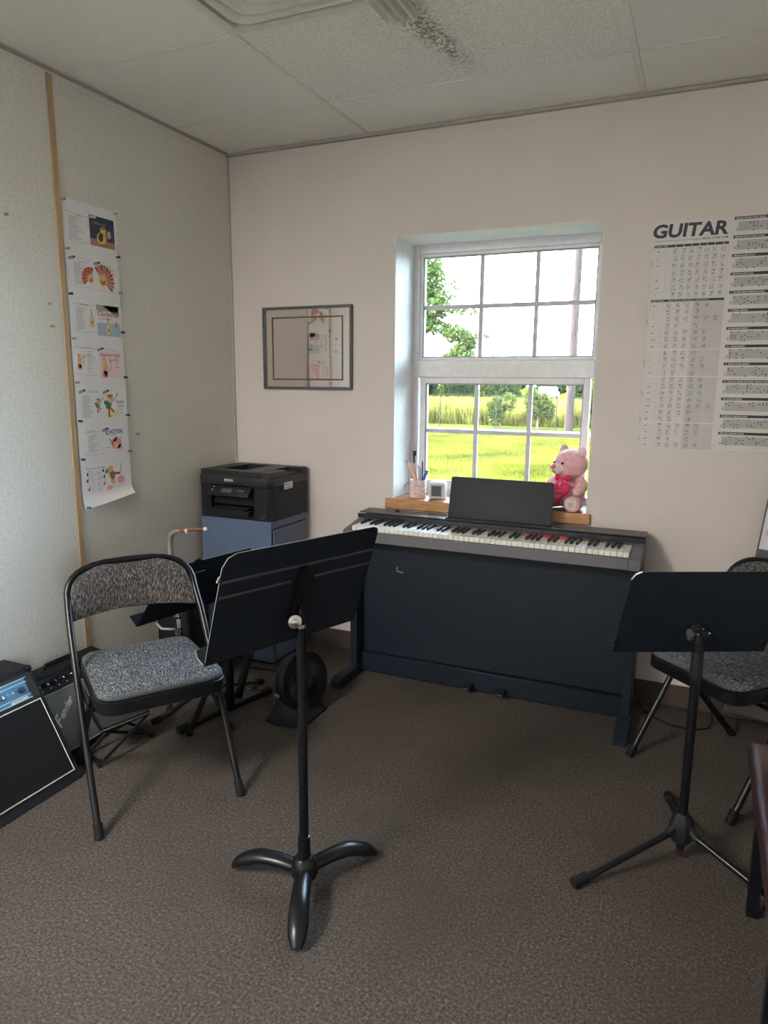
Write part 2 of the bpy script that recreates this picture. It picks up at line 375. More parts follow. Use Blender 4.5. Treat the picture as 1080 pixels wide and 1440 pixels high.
for k in range(37):
    u = k/36; prof.append((1.312+0.118*u, H-0.02+0.010*math.sin(u*PI*2*3.5)))
dfl.grid([[(x, y, z) for x, z in prof] + [(x, y, z-0.002) for x, z in prof[::-1]] for y in (-1.66, -0.957)])
solo('air_deflector', dfl, clear, (1.37, -1.3, H-0.03), 'clear corrugated plastic deflector hanging under the ceiling vent', 'deflector')

# ------------------------------------------------------------------ added fill light panel in the ceiling behind the camera
fillm = mat('fill_panel_diffuser', (1.0, 0.93, 0.87), 0.5, emit=FILL, var=0.01)
def fill_panel(x, y, where):
    t = E('fill_light_panel', 'added fill light panel '+where, 'light', (x, y, H))
    b = MB()
    for (x0, x1, y0, y1) in ((-.36, -.33, -.9, .3), (.33, .36, -.9, .3), (-.33, .33, -.9, -.87), (-.33, .33, .27, .3)): b.box((x+x0, y+y0, H-0.012), (x+x1, y+y1, H+0.03))
    P('frame', b, gridm, t); P('diffuser', MB().box((x-.33, y-.87, H-0.006), (x+.33, y+.27, H+0.01)), fillm, t)
fill_panel(0.40, -3.79, 'in the ceiling behind the camera')

# ------------------------------------------------------------------ window
win = E('window_1', None, None, (1.412, 0.27, WB)); st(win)
f = MB(); y0, y1 = 0.235, 0.315
for lo, hi in (((WL, WB), (WL+0.036, WT)), ((WR-0.036, WB), (WR, WT)), ((WL+0.036, WT-0.045), (WR-0.036, WT)), ((WL+0.036, WB), (WR-0.036, 0.872)), ((WL+0.036, 1.440), (WR-0.036, 1.525))):
    f.box((lo[0], y0, lo[1]), (hi[0], y1, hi[1]), 0.003)
P('window_frame', f, white, win)
def sash(name, x0, x1, z0, z1, w, vx, hz, yy, gm):
    s = MB()
    for lo, hi in (((x0, z0), (x0+w, z1)), ((x1-w, z0), (x1, z1)), ((x0+w, z1-w), (x1-w, z1)), ((x0+w, z0), (x1-w, z0+w))):
        s.box((lo[0], yy-0.012, lo[1]), (hi[0], yy+0.03, hi[1]), 0.002)
    so_ = P(name, s, white, win)
    g = MB()
    a0, a1, b0, b1 = x0+w, x1-w, z0+w, z1-w
    for lo, hi in (((a0, b0), (a0+0.006, b1)), ((a1-0.006, b0), (a1, b1)), ((a0, b1-0.006), (a1, b1)), ((a0, b0), (a1, b0+0.006))): g.box((lo[0], yy-0.002, lo[1]), (hi[0], yy+0.02, hi[1]))
    P('glazing_bead', g, alu, so_)
    mw = 0.0105
    for x in vx: P('muntin', MB().box((x-mw, yy+0.002, b0), (x+mw, yy+0.016, b1), 0.001), gm, so_)
    P('muntin', MB().box((a0, yy+0.001, hz-mw), (a1, yy+0.017, hz+mw), 0.001), gm, so_)
    X = [a0]+list(vx)+[a1]
    for i in range(3):
        for (q0, q1) in ((b0, hz), (hz, b1)):
            P('pane', MB().box((X[i]+(mw if i else 0), yy+0.006, q0+(mw if q0 == hz else 0)), (X[i+1]-(mw if i < 2 else 0), yy+0.010, q1-(mw if q1 == hz else 0))), glass, so_)
w2 = E('fill_window', None, None, (XR+0.08, -4.4, 0.75)); st(w2)  # added window out of view, lets in fill daylight
f = MB()
for (ya, za), (yb, zb) in (((-5.0, 0.75), (-4.95, 1.95)), ((-3.85, 0.75), (-3.8, 1.95)), ((-4.95, 1.9), (-3.85, 1.95)), ((-4.95, 0.75), (-3.85, 0.80)), ((-4.425, 0.80), (-4.375, 1.9))): f.box((XR+0.05, ya, za), (XR+0.12, yb, zb), 0.003)
P('window_frame', f, white, w2)
for ya, yb in ((-4.95, -4.425), (-4.375, -3.85)): P('pane', MB().box((XR+0.084, ya, 0.80), (XR+0.088, yb, 1.9)), glass, w2)
grey1 = mat('mauve_grey_muntin', (0.52, 0.48, 0.51), 0.5); grey2 = mat('pale_grey_muntin', (0.50, 0.52, 0.54), 0.5)
sash('upper_sash', WL+0.036, WR-0.036, 1.525, WT-0.045, 0.014, (1.288, 1.561), 1.787, 0.262, grey1)
sash('lower_sash', WL+0.044, WR-0.052, 0.872, 1.440, 0.030, (1.280, 1.551), 1.168, 0.258, grey2)
hd = MB(); hd.box((0.952, 0.222, 1.035), (0.972, 0.236, 1.06), 0.003); hd.tube([(0.964, 0.224, 1.055), (0.966, 0.212, 1.05), (0.968, 0.208, 1.03), (0.968, 0.210, 0.998)], 0.0045, 8)
P('window_latch', hd, blackm, win)
cdm = mat('white_cord', (0.6, 0.6, 0.6), 0.6)
P('latch_cord', MB().tube([(0.958, 0.22, 1.05), (0.950, 0.212, 1.03), (0.945, 0.205, 0.98), (0.944, 0.20, 0.90), (0.947, 0.198, 0.846)], 0.002, 6), cdm, win)
P('window_sill', MB().box((0.903, -0.018, 0.790), (1.905, 0.0, 0.8405), 0.003).box((WL+0.0045, 0.0, 0.8), (WR-0.0045, 0.2345, 0.8405), 0.001), oak, win)

# ================================================================== DIGITAL PIANO
pn = E('digital_piano', 'black and grey digital piano on panelled stand under the window', 'piano', (1.49, -0.2, 0))
kb = MB()
# lower case with the sloping end blocks left and right of the keys
prof = [(-0.335, 0.682), (-0.335, 0.726), (-0.325, 0.733), (-0.165, 0.760), (-0.045, 0.772), (-0.035, 0.765), (-0.035, 0.69)]
for x0, x1 in ((0.828, 0.866), (2.106, 2.150)):
    kb.prism(prof, x1-x0, axes((x0, 0, 0), (0, 1, 0), (0, 0, 1)), bev=0.002)
kb.box((0.866, -0.318, 0.682), (2.106, -0.035, 0.712))
P('keyboard_case', kb, silver, pn)
P('keyslip', MB().box((0.8665, -0.335, 0.682), (2.1055, -0.3195, 0.7305), 0.002), silver, pn)
cs = MB()
cs.prism([(-0.165, 0.748), (-0.160, 0.772), (-0.150, 0.777), (-0.040, 0.782), (-0.035, 0.775), (-0.035, 0.712), (-0.165, 0.712)], 1.239, axes((0.8665, 0, 0), (0, 1, 0), (0, 0, 1)), bev=0.0015)
cons = P('console', cs, consolem, pn)
lid = MB().box((0.824, -0.150, 0.7835), (2.154, -0.034, 0.7885), 0.002)
P('console_top', lid, consolem, pn)
P('console_band', MB().box((0.826, -0.169, 0.762), (2.152, -0.1655, 0.7835), 0.001), mat('glossy_navy_band', (0.012, 0.016, 0.026), 0.25), pn)
P('volume_knob', MB().lathe([(0.009, 0), (0.009, 0.008), (0.007, 0.011)], Matrix.Translation((1.00, -0.085, 0.789)), 14), blackp, pn)
P('red_strip', MB().box((1.655, -0.1705, 0.7525), (1.835, -0.1660, 0.7610)), redm, pn, label='red strip behind the keys')  # plain red strip along the back of the keys
kw = (2.105-0.868)/52
wme = MB().box((0.0008, -0.318, 0.730), (kw-0.0008, -0.170, 0.7515), 0.0012).mesh('white_key', ivory)
bme = MB().grid([[(-0.0055, -0.265, 0.7505), (0.0055, -0.265, 0.7505), (0.0055, -0.170, 0.7505), (-0.0055, -0.170, 0.7505)], [(-0.0045, -0.258, 0.7625), (0.0045, -0.258, 0.7625), (0.0045, -0.171, 0.7625), (-0.0045, -0.171, 0.7625)]]).mesh('black_key', mat('black_key_plastic', (0.008, 0.008, 0.01), 0.3))
for k in range(52):
    o = put('white_key', wme, pn, Vector((0.868+kw*k, 0, 0))-wl(pn))
    if (k+5) % 7 not in (2, 6) and k < 51: put('black_key', bme, pn, Vector((0.868+kw*(k+1), 0, 0))-wl(pn))
# music rest
mr = MB(); tl = math.radians(14)
mx = axes((1.515, -0.128, 0.790), (1, 0, 0), (0, math.sin(tl), math.cos(tl)))
mr.prism(rrect(0.478, 0.196, 0.012, 4, 0, 0.098), 0.006, mx, bev=0.001)
mr.box((1.272, -0.155, 0.789), (1.757, -0.122, 0.797), 0.002)
P('music_rest', mr, mat('matt_black_rest', (0.012, 0.016, 0.022), 0.65), pn)
# stand
P('stand_panel', MB().box((0.878, -0.215, 0.105), (2.112, -0.199, 0.680), 0.001), black, pn)
P('pedal_board', MB().box((0.878, -0.236, 0.006), (2.112, -0.200, 0.100), 0.003), black, pn)
for sx in (0.842, 2.112):
    P('side_panel', MB().box((sx, -0.285, 0.045), (sx+0.036, -0.06, 0.681), 0.002), black, pn)
    ft = MB().prism([(-0.475, 0.0), (-0.475, 0.030), (-0.455, 0.046), (-0.045, 0.046), (-0.03, 0.03), (-0.03, 0.0)], 0.052, axes((sx-0.008, 0, 0), (0, 1, 0), (0, 0, 1)), bev=0.002)
    P('foot', ft, black, pn)
for i, x in enumerate((1.437, 1.592)):
    p = MB().prism([(-0.018, 0.005), (-0.021, -0.045), (-0.018, -0.062), (0.018, -0.062), (0.021, -0.045), (0.018, 0.005)], 0.010, axes((x, -0.238, 0.036), (1, 0, 0.0), (0, 1, 0.12)), bev=0.002)
    pe = P('pedal', p, blackp, pn)
    P('pedal_tip', MB().box((x-0.018, -0.3045, 0.030), (x+0.018, -0.3015, 0.040), 0.001), chrome, pe, label='chrome pedal tip')
P('cable_clip', MB().tube([(1.06, -0.217, 0.548), (1.06, -0.222, 0.545), (1.06, -0.222, 0.53), (1.075, -0.222, 0.526), (1.09, -0.217, 0.524)], 0.003, 6), worn, pn)

# ================================================================== FILING CABINET AND PRINTER
fc = E('filing_cabinet', 'blue-grey metal filing cabinet in the corner under the printer', 'cabinet', (0.24, -0.19, 0))
P('body', MB().box((0.035, -0.368, 0.012), (0.450, -0.024, 0.738), 0.003), cab, fc)
P('plinth', MB().box((0.045, -0.358, 0.0), (0.440, -0.034, 0.014)), blackm, fc)
for z0, z1 in ((0.055, 0.365), (0.385, 0.695)):
    d = P('drawer', MB().box((0.4505, -0.350, z0), (0.457, -0.042, z1), 0.002), cab, fc)
P('drawer_gap', MB().box((0.4495, -0.356, 0.05), (0.4503, -0.036, 0.70)), dark, fc)

pr = E('printer', 'black office inkjet printer standing on the filing cabinet', 'printer', (0.25, -0.2, 0.739))
px0, px1, py0, py1, pz0, pz1 = 0.045, 0.462, -0.372, -0.030, 0.741, 0.982
b = MB()
b.prism([(px0, py0), (px1-0.02, py0), (px1, py0+0.02), (px1, py1), (px0, py1)], 0.012, Matrix.Translation((0, 0, pz0)))
b.box((px0, py0, pz0+0.012), (px0+0.06, py0+0.16, 0.905)); b.box((px1-0.105, py0, pz0+0.012), (px1-0.02, py0+0.16, 0.905), 0.004)
b.prism([(px0, py0+0.16), (px1-0.02, py0+0.16), (px1-0.02, py0+0.004), (px1, py0+0.024), (px1, py1), (px0, py1)], 0.905-pz0-0.012, Matrix.Translation((0, 0, pz0+0.012)))
b.box((px0+0.06, py0+0.03, pz0+0.012), (px1-0.105, py0+0.16, pz0+0.02))
b.box((px0+0.061, py0+0.022, 0.806), (px1-0.106, py0+0.032, 0.9045), 0.001)
P('body', b, blackp, pr)
up = MB()
poly = [(px0-0.002, py0-0.002), (px1-0.02, py0-0.002), (px1+0.001, py0+0.02), (px1+0.001, py1), (px0-0.002, py1)]
up.prism(poly, 0.045, Matrix.Translation((0, 0, 0.907)), bev=0.002)
up.box((px0, py0, 0.952), (px0+0.085, py1, 0.978), 0.002); up.box((px1-0.19, py0, 0.952), (px1-0.075, py1, 0.978), 0.002)
up.box((px0+0.085, py0, 0.952), (px1-0.19, py0+0.07, 0.978), 0.002); up.box((px0+0.085, py1-0.05, 0.952), (px1-0.19, py1, 0.978), 0.002)
up.box((px1-0.075, py0, 0.952), (px1, py0+0.15, 0.978), 0.003); up.box((px1-0.075, py1-0.06, 0.952), (px1, py1, 0.978), 0.003); up.box((px1-0.075, py0+0.15, 0.952), (px1-0.01, py1-0.06, 0.958))
P('scanner_top', up, mat('grey_black_printer_plastic', (0.013, 0.014, 0.017), 0.42, bump=0.1, bs=500), pr)
cp = MB().prism([(0.0, 0.0), (-0.036, -0.034), (-0.038, -0.044), (-0.030, -0.048), (0.0, -0.046)], 0.250, axes((px0+0.055, py0, 0.902), (0, 1, 0), (0, 0, 1)), bev=0.002)
cpo = P('control_panel', cp, blackp, pr)
def cpt(u, v, d=0.0):      # point on the sloping face of the control panel
    s = v; n = Vector((0, -0.69, 0.73)); return Vector((px0+0.055+u, py0-0.036*s, 0.902-0.034*s)) + n*(0.0008+d)
scr = MB().poly([cpt(0.085, 0.35), cpt(0.085, 0.85), cpt(0.145, 0.85), cpt(0.145, 0.35)]); P('screen', scr, mat('grey_lcd', (0.10, 0.105, 0.105), 0.25), cpo)
for (u, v) in ((0.032, 0.2), (0.030, 0.6)): P('button', MB().ball(cpt(u, v), 0.0035, sub=1), mat('white_button', (0.75, 0.78, 0.85), 0.4), cpo)
P('model_text', MB().text('WF-2600', 0.011, axes(cpt(0.175, 0.6), (1, 0, 0), (0, 0.73, 0.69))), mat('grey_print', (0.35, 0.36, 0.38)), cpo)
P('paper_tray', MB().box((px0+0.03, py0-0.008, pz0+0.004), (px1-0.13, py0+0.12, pz0+0.040), 0.003).box((px0+0.04, py0-0.012, pz0+0.040), (px1-0.15, py0+0.03, pz0+0.046), 0.001).box((px0+0.075, py0+0.01, pz0+0.048), (px1-0.14, py0+0.14, pz0+0.054)), blackp, pr)
P('brand_lettering', MB().text('EPSON', 0.017, axes((px0+0.145, py0-0.0028, 0.925), (1, 0, 0), (0, 0, 1)), bold=0.0005), mat('silver_print', (0.62, 0.63, 0.65), 0.4), pr)
sy = MB(); sy.text('PrecisionCore', 0.0055, axes((px1-0.075, py0-0.0008, 0.752), (1, 0, 0), (0, 0, 1)))
for k in range(4):
    a = PI/4+k*PI/2; sy.poly([Vector((px1-0.045+0.0062*math.cos(a+t), py0-0.0008, 0.766+0.0062*math.sin(a+t))) + Vector((0.004*math.cos(a), 0, 0.004*math.sin(a))) - Vector((0.0062*math.cos(a), 0, 0.0062*math.sin(a)))*0.4 for t in (0.0, 0.5, 1.2)])
P('corner_logo', sy, MATS['silver_print'], pr)
sk = MB().box((px1+0.0002, py0+0.115, 0.885), (px1+0.0012, py0+0.195, 0.920)); sko = P('sticker', sk, paper, pr, label='white sticker on the printer side')
P('sticker_text', MB().text('Ink 252', 0.012, axes((px1+0.0016, py0+0.122, 0.906), (0, 1, 0), (0, 0, 1))).box((px1+0.0013, py0+0.122, 0.892), (px1+0.0016, py0+0.185, 0.894)), mat('grey_ink', (0.2, 0.2, 0.22)), sko)
P('side_grip', MB().box((px1+0.0002, py0+0.075, 0.882), (px1+0.0012, py0+0.093, 0.895)), dark, pr)

# ================================================================== FOLDING CHAIRS
def mk_chair(name, label, loc, rz):
    t = E(name, label, 'chair', loc, rz, 'upholstered folding chairs')
    def arch(s=1.0):      # backrest tube from front foot over the top to the other front foot
        pts = []
        def side(k): return [(k*0.232, 0.245, 0.012), (k*0.230, 0.04, 0.36), (k*0.226, -0.10, 0.58), (k*0.222, -0.148, 0.645)]
        A = side(-1); Bq = side(1)[::-1]; top = []
        for i in range(1, 16):
            a = PI - PI*i/16; top.append((0.222*math.copysign(abs(math.cos(a))**0.62, math.cos(a)), -0.150-0.055*math.sin(a)**0.7, 0.648+0.125*abs(math.sin(a))**0.72))
        return A+top+Bq
    P('main_frame', MB().tube(arch(), 0.0115, 10), blackm, t, world=False)
    for k in (-1, 1):
        P('front_foot_cap', MB().tube([(k*0.2325, 0.254, 0.0), (k*0.231, 0.230, 0.042)], [0.0155, 0.0145], 12), rubber, t, world=False)
        l = P('rear_leg', MB().tube([(k*0.205, -0.245, 0.02), (k*0.205, 0.05, 0.345), (k*0.205, 0.10, 0.40)], 0.0105, 10, flat=1.25), blackm, t, world=False)
        P('foot_cap', MB().tube([(k*0.205, -0.262, 0.0), (k*0.205, -0.235, 0.034)], [0.015, 0.014], 12), rubber, l, world=False)
        P('hinge_plate', MB().box((k*0.214-0.004, -0.09, 0.372), (k*0.214+0.004, 0.11, 0.405), 0.003), blackm, t, world=False)
    P('rear_crossbar', MB().tube([(-0.205, 0.04, 0.335), (0.205, 0.04, 0.335)], 0.008, 8), blackm, t, world=False)
    def seat_outline(w0, w1, y0, y1, r, n=6):
        out_ = []
        for (cx, cy, a0) in ((w1-r, y1-r, 0), (-(w1-r), y1-r, 90), (-(w0-r*0.8), y0+r*0.8, 180), (w0-r*0.8, y0+r*0.8, 270)):
            q = r if cy > 0 else r*0.8
            for k in range(n+1):
                a = math.radians(a0+90*k/n); out_.append((cx+q*math.cos(a), cy+q*math.sin(a)))
        return out_
    o = seat_outline(0.195, 0.205, -0.185, 0.245, 0.06)
    sc = lambda f, z: [(x*f, 0.03+(y-0.03)*f, z) for x, y in o]
    P('seat_pan', MB().grid([sc(0.97, 0.386), sc(1.0, 0.392), sc(1.0, 0.430), sc(0.985, 0.433)]), blackm, t, world=False)
    P('seat_cushion', MB().grid([sc(0.965, 0.4335), sc(0.985, 0.440), sc(0.98, 0.450), sc(0.94, 0.459), sc(0.80, 0.464), sc(0.4, 0.466)]), fab_seat, t, world=False, ang=70)
    # backrest: padded curved panel inside the arch
    rows = []; nx = 17
    def bp(u, v, d):
        x = u*0.217; topz = 0.646+0.124*max(0.0, 1-abs(u)**3.5)**0.5; z0 = 0.588+0.012*(1-u*u)
        z = z0+(topz-z0)*v; y = -0.150-0.048*(1-u*u)-0.10*(z-0.65)
        return (x, y+d*(0.35+0.65*min(1, (1-abs(u))*6, v*5+0.2, (1-v)*5+0.2)), z)
    f_ = MB(); us = [-1+2*i/(nx-1) for i in range(nx)]; vs = [0, 0.08, 0.25, 0.5, 0.75, 0.92, 1.0]
    loops = []
    for v in vs: loops.append([bp(u, v, 0.016) for u in us]+[bp(u, v, -0.014) for u in us[::-1]])
    f_.grid(loops); P('backrest', f_, fab_back, t, world=False, ang=70)
    return t
d1 = math.atan2(-0.56, 0.83)
ch = mk_chair('folding_chair', 'grey fabric folding chair behind the tall stand left of centre, back towards left wall', (0.63, -1.434, 0), d1-PI/2)
d2 = math.atan2(-0.73, -0.68)
mk_chair('folding_chair', 'grey fabric folding chair at right edge, half hidden by the right music stand', (2.353+.68*.24, -.6875+.73*.24, 0), d2-PI/2)

# ================================================================== MUSIC STANDS
def desk(t, cen, az, tilt, w, h, kind):
    a = Vector((math.sin(az), math.cos(az), 0)); n = Vector((a.y, -a.x, 0)); up = (Vector((0, 0, 1))*math.cos(tilt)+n*math.sin(tilt)).normalized()
    mx = axes(cen, a, up)                     # local z = a x up points away from the viewer side?
    back = mx.to_3x3() @ Vector((0, 0, 1)); sgn = 1.0 if back.dot(n) > 0 else -1.0
    L = lambda x, y, z=0.0: Vector(cen)+a*x+up*y+(back*sgn)*z      # z > 0: the back of the desk, towards the camera
    return L, mx, sgn
def rplate(L, poly, z0, z1, mb=None, m=None):
    mb = mb or MB(); mb.grid([[L(x, y, z0) for x, y in poly], [L(x, y, z1) for x, y in poly]], m=m); return mb
t1 = E('music_stand', 'heavy black orchestra music stand in the middle foreground with three curved feet', 'music stand', (1.402, -1.688, 0), 0, 'black music stands')
L, _, _ = desk(t1, (1.394, -1.695, 0.874), 0.359, 0.337, 0.5, 0.315, 0)
w, h = 0.25, 0.1575
outl = [(w, -h), (w, h-0.02), (w-0.006, h-0.006), (w-0.02, h), (-w+0.035, h), (-w+0.012, h-0.010), (-w, h-0.035), (-w, -h)]
dk = rplate(L, outl, 0.0, 0.0035); dko = P('desk', dk, deskm, t1)
for (y, xa, xb) in ((h-0.075, -w+0.004, w-0.004), (h-0.118, -w+0.004, -0.030), (h-0.118, 0.045, w-0.004)):
    rb = MB(); rb.grid([[L(x, y+0.004*math.cos(q), 0.0036+0.0028*math.sin(q)) for q in (0, PI/4, PI/2, 3*PI/4, PI)] for x in (xa, xb)], closed_u=False, cap0=False, cap1=False)
    P('pressed_rib', rb, mat('worn_rib_grey', (0.05, 0.05, 0.055), 0.4), dko)
P('edge_wear', MB().tube([L(-w+0.001, -h+0.01, 0.0018), L(-w+0.001, h-0.035, 0.0018), L(-w+0.012, h-0.010, 0.0018), L(-w+0.035, h-0.0005, 0.0018), L(w-0.02, h-0.0005, 0.0018)], 0.0014, 6), worn, dko, label='bright worn edge')
sh = MB(); sh.grid([[L(x, -h+0.0016+e, z) for x, z in ((w-0.03, -0.062), (w, -0.03), (w, 0.0035), (-w, 0.0035), (-w, -0.03), (-w+0.01, -0.056), (-w+0.03, -0.062))] for e in (0.0, -0.003)])
P('shelf_lip', sh, mat('black_gloss_enamel', (0.01, 0.011, 0.013), 0.12), dko)
P('lip_edge_wear', MB().tube([L(-w, -h+0.0, -0.004), L(-w, -h, -0.03), L(-w+0.01, -h, -0.056), L(-w+0.03, -h, -0.062), L(-w+0.08, -h, -0.062)], 0.0014, 6), worn, dko)
P('page_tab', MB().grid([[L(-w-0.008, h-0.072, z), L(-w+0.001, h-0.076, z), L(-w+0.001, h-0.056, z), L(-w-0.004, h-0.058, z)] for z in (0.0, 0.003)]), worn, dko)
br = MB(); br.prism(rrect(0.04, 0.19, 0.018, 5), 0.016, None); 
bmx = Matrix((L(1, 0)-L(0, 0), L(0, 1)-L(0, 0), L(0, 0, 1)-L(0, 0))).transposed().to_4x4(); bmx.translation = L(0.004, -0.012, 0.0036)
bmesh.ops.transform(br.bm, matrix=bmx, verts=br.bm.verts[:])
P('tilt_bracket', br, blackm, dko)
jt = L(0.0, -0.075, 0.03)
px_, py_ = 1.402, -1.688
pole_top = Vector((px_, py_, 0.80))
P('joint', MB().tube([L(0.004, -0.07, 0.01), L(0.004, -0.07, 0.034)], 0.014, 12).tube([L(0.004, -0.07, 0.026), Vector((px_, py_, 0.828)), pole_top], 0.0095, 10), blackm, t1)
kx = (L(1, 0)-L(0, 0)).normalized(); kc = Vector((px_, py_, 0.845)); viewn = Vector((0.62, -0.76, 0.12)).normalized()
kmx = axes(L(-0.012, -0.072, 0.03), (0.77, 0.63, 0), (-0.07, 0.10, 0.99))
kmx = kmx @ Matrix.Identity(4)
P('tension_knob', MB().lathe([(0.004, 0.0), (0.0175, 0.001), (0.0195, 0.004), (0.0175, 0.0075), (0.008, 0.010), (0.0075, 0.017), (0.005, 0.019), (0.0, 0.0195)], kmx, 24), chrome, t1, label='chrome tension knob')
P('upper_pole', MB().tube([(px_, py_, 0.42), (px_, py_, 0.80)], 0.0095, 12), blackm, t1)
P('lower_pole', MB().tube([(px_, py_, 0.10), (px_, py_, 0.775)], 0.0135, 14), blackm, t1)
P('pole_ring', MB().lathe([(0.0100, 0.775), (0.0145, 0.775), (0.0145, 0.785), (0.0100, 0.785)], Matrix.Translation((px_, py_, 0)), 16), chrome, t1)
P('collar', MB().lathe([(0.0136, 0.165), (0.0175, 0.163), (0.0185, 0.115), (0.019, 0.09), (0.0136, 0.09)], Matrix.Translation((px_, py_, 0)), 18), blackm, t1)
P('hub', MB().lathe([(0.0, 0.040), (0.036, 0.042), (0.040, 0.055), (0.034, 0.088), (0.024, 0.100), (0.0, 0.102)], Matrix.Translation((px_, py_, 0)), 18), blackm, t1)
for (fx, fy) in ((1.176, -1.707), (1.526, -1.487), (1.505, -1.905)):
    d = Vector((fx-px_, fy-py_, 0)); ln = d.length; d.normalize()
    pts = [Vector((px_, py_, 0))+d*(0.012+(ln-0.012)*q/12)+Vector((0, 0, 0.060+0.008*math.sin(PI*min(1, q/12/0.75)) - (0.044*max(0, q/12-0.55)**2/0.2025))) for q in range(13)]
    rs = [0.020, 0.0225, 0.024, 0.0245, 0.025, 0.0255, 0.026, 0.0265, 0.027, 0.0272, 0.0268, 0.024, 0.015]
    P('curved_leg', MB().tube(pts, rs, 16, flat=0.72), blackm, t1)
# right stand
t2 = E('music_stand', 'black tripod music stand with plain solid desk at the right', 'music stand', (2.369, -1.115, 0), 0, 'black music stands')
L, _, _ = desk(t2, (2.368, -1.075, 0.768), 1.115, 0.385, 0.479, 0.296, 0)
cen2 = (2.368, -1.075, 0.768)
w, h = 0.228, 0.148
outl = [(w+0.002, -h), (w+0.002, h-0.03), (w-0.004, h-0.008), (w-0.026, h), (-w+0.026, h), (-w+0.008, h-0.008), (-w-0.002, h-0.03), (-w-0.002, -h)]
dko = P('desk', rplate(L, outl, 0.0, 0.003), deskm, t2)
P('bare_corner', MB().tube([L(-w-0.001, h-0.026, 0.0015), L(-w+0.008, h-0.008, 0.0015), L(-w+0.024, h, 0.0015)], 0.0024, 6), worn, dko, label='bare metal corner')  # bare metal edging round the desk corner
P('shelf_lip', MB().grid([[L(x, -h+0.0016+e, z) for x, z in ((w-0.01, -0.05), (w+0.002, 0.003), (-w-0.002, 0.003), (-w+0.01, -0.05))] for e in (0.0, -0.003)]), deskm, dko)
for x in (-w+0.002, w-0.006):
    P('page_clip', MB().tube([L(x-0.02, -h+0.035, 0.004), L(x-0.008, -h+0.05, 0.008), L(x+0.004, -h+0.047, 0.006), L(x+0.002, -h+0.020, 0.006)], 0.0022, 6), blackm, dko)
qx, qy = 2.369, -1.115
P('tilt_head', MB().tube([L(0.0, -0.055, 0.003), L(0.0, -0.055, 0.03)], 0.02, 12).tube([L(0.0, -0.055, 0.024), (qx, qy, 0.68)], 0.012, 10).tube([L(-0.022, -0.06, 0.026), L(0.026, -0.055, 0.026)], 0.013, 12), blackp, t2)
P('wing_knob', MB().lathe([(0.006, 0), (0.017, 0.002), (0.017, 0.010), (0.008, 0.014)], axes(L(-0.022, -0.06, 0.026), tuple(L(0, 1)-L(0, 0)), tuple(L(0, 0, 1)-L(0, 0)), tuple(L(-1, 0)-L(0, 0))), 14), mat('grey_plastic_knob', (0.06, 0.06, 0.062), 0.4), t2)
for (x, y) in ((0.0, -0.030), (-0.010, -0.05), (0.022, -0.045), (0.012, -0.066)): P('screw', MB().ball(L(x, y, 0.037), 0.0032, sub=1), chrome, t2)
P('pole', MB().tube([(qx, qy, 0.05), (qx, qy, 0.60)], 0.0135, 14), blackm, t2)
P('inner_pole', MB().tube([(qx, qy, 0.55), (qx, qy, 0.69)], 0.0095, 12), blackm, t2)
P('pole_clutch', MB().tube([(qx, qy, 0.585), (qx, qy, 0.665)], [0.018, 0.0165], 14), blackp, t2)
P('hub', MB().lathe([(0.0, 0.068), (0.028, 0.068), (0.036, 0.085), (0.037, 0.115), (0.030, 0.140), (0.017, 0.158), (0.0, 0.160)], Matrix.Translation((qx, qy, 0)), 10).tube([(qx, qy, 0.05), (qx, qy, 0.03)], [0.012, 0.009], 10, m=None), blackp, t2, ang=25)
P('pole_tip', MB().tube([(qx, qy, 0.050), (qx, qy, 0.022)], [0.0105, 0.010], 10), mat('dark_red_cap', (0.028, 0.007, 0.007), 0.5), t2, label='dark red cap at the pole end')
for (fx, fy) in ((2.105, -1.365), (2.325, -0.80), (2.740, -1.338)):
    d = Vector((fx-qx, fy-qy, 0)).normalized()
    lg = P('leg', MB().tube([Vector((qx, qy, 0.105))+d*0.025, Vector((fx, fy, 0.012))], 0.010, 10), blackm, t2)
    P('foot_cap', MB().tube([Vector((fx, fy, 0.013))-d*0.035+Vector((0, 0, 0.012)), Vector((fx, fy, 0.015))+d*0.012], [0.0145, 0.0155], 12), rubber, lg)
    P('leg_bracket', MB().tube([Vector((qx, qy, 0.12))+d*0.02, Vector((qx, qy, 0.10))+d*0.05], 0.013, 8), blackp, lg)

# rear stand behind the chair
t3 = E('music_stand', 'low black music stand behind the left chair, in front of the filing cabinet', 'music stand', (0.455, -0.885, 0), 0, 'black music stands')
L, _, _ = desk(t3, (0.446, -0.934, 0.569), 0.19, 0.649, 0.45, 0.345, 0)
w, h = 0.225, 0.172
outl = [(w, -h), (w, h-0.01), (w-0.01, h), (-w+0.03, h), (-w, h-0.03), (-w, -h)]
dko = P('desk', rplate(L, outl, 0.0, 0.003), deskm, t3)
P('shelf_lip', MB().grid([[L(x, -h+0.0016+e, z) for x, z in ((w, -0.055), (w, 0.003), (-w, 0.003), (-w, -0.055))] for e in (0.0, -0.003)]), deskm, dko)
for (y, xa, xb) in ((h-0.075, -w+0.004, 0.0), (h-0.06, 0.10, w-0.01)):
    P('pressed_rib', MB().grid([[L(x, y+0.004*math.cos(q), 0.0031+0.0025*math.sin(q)) for q in (0, PI/4, PI/2, 3*PI/4, PI)] for x in (xa, xb)], closed_u=False, cap0=False, cap1=False), mat('worn_rib_grey', (0.05, 0.05, 0.055)), dko)
P('top_edge_wear', MB().tube([L(-w+0.03, h, 0.0015), L(w-0.01, h, 0.0015)], 0.0012, 6), worn, dko)
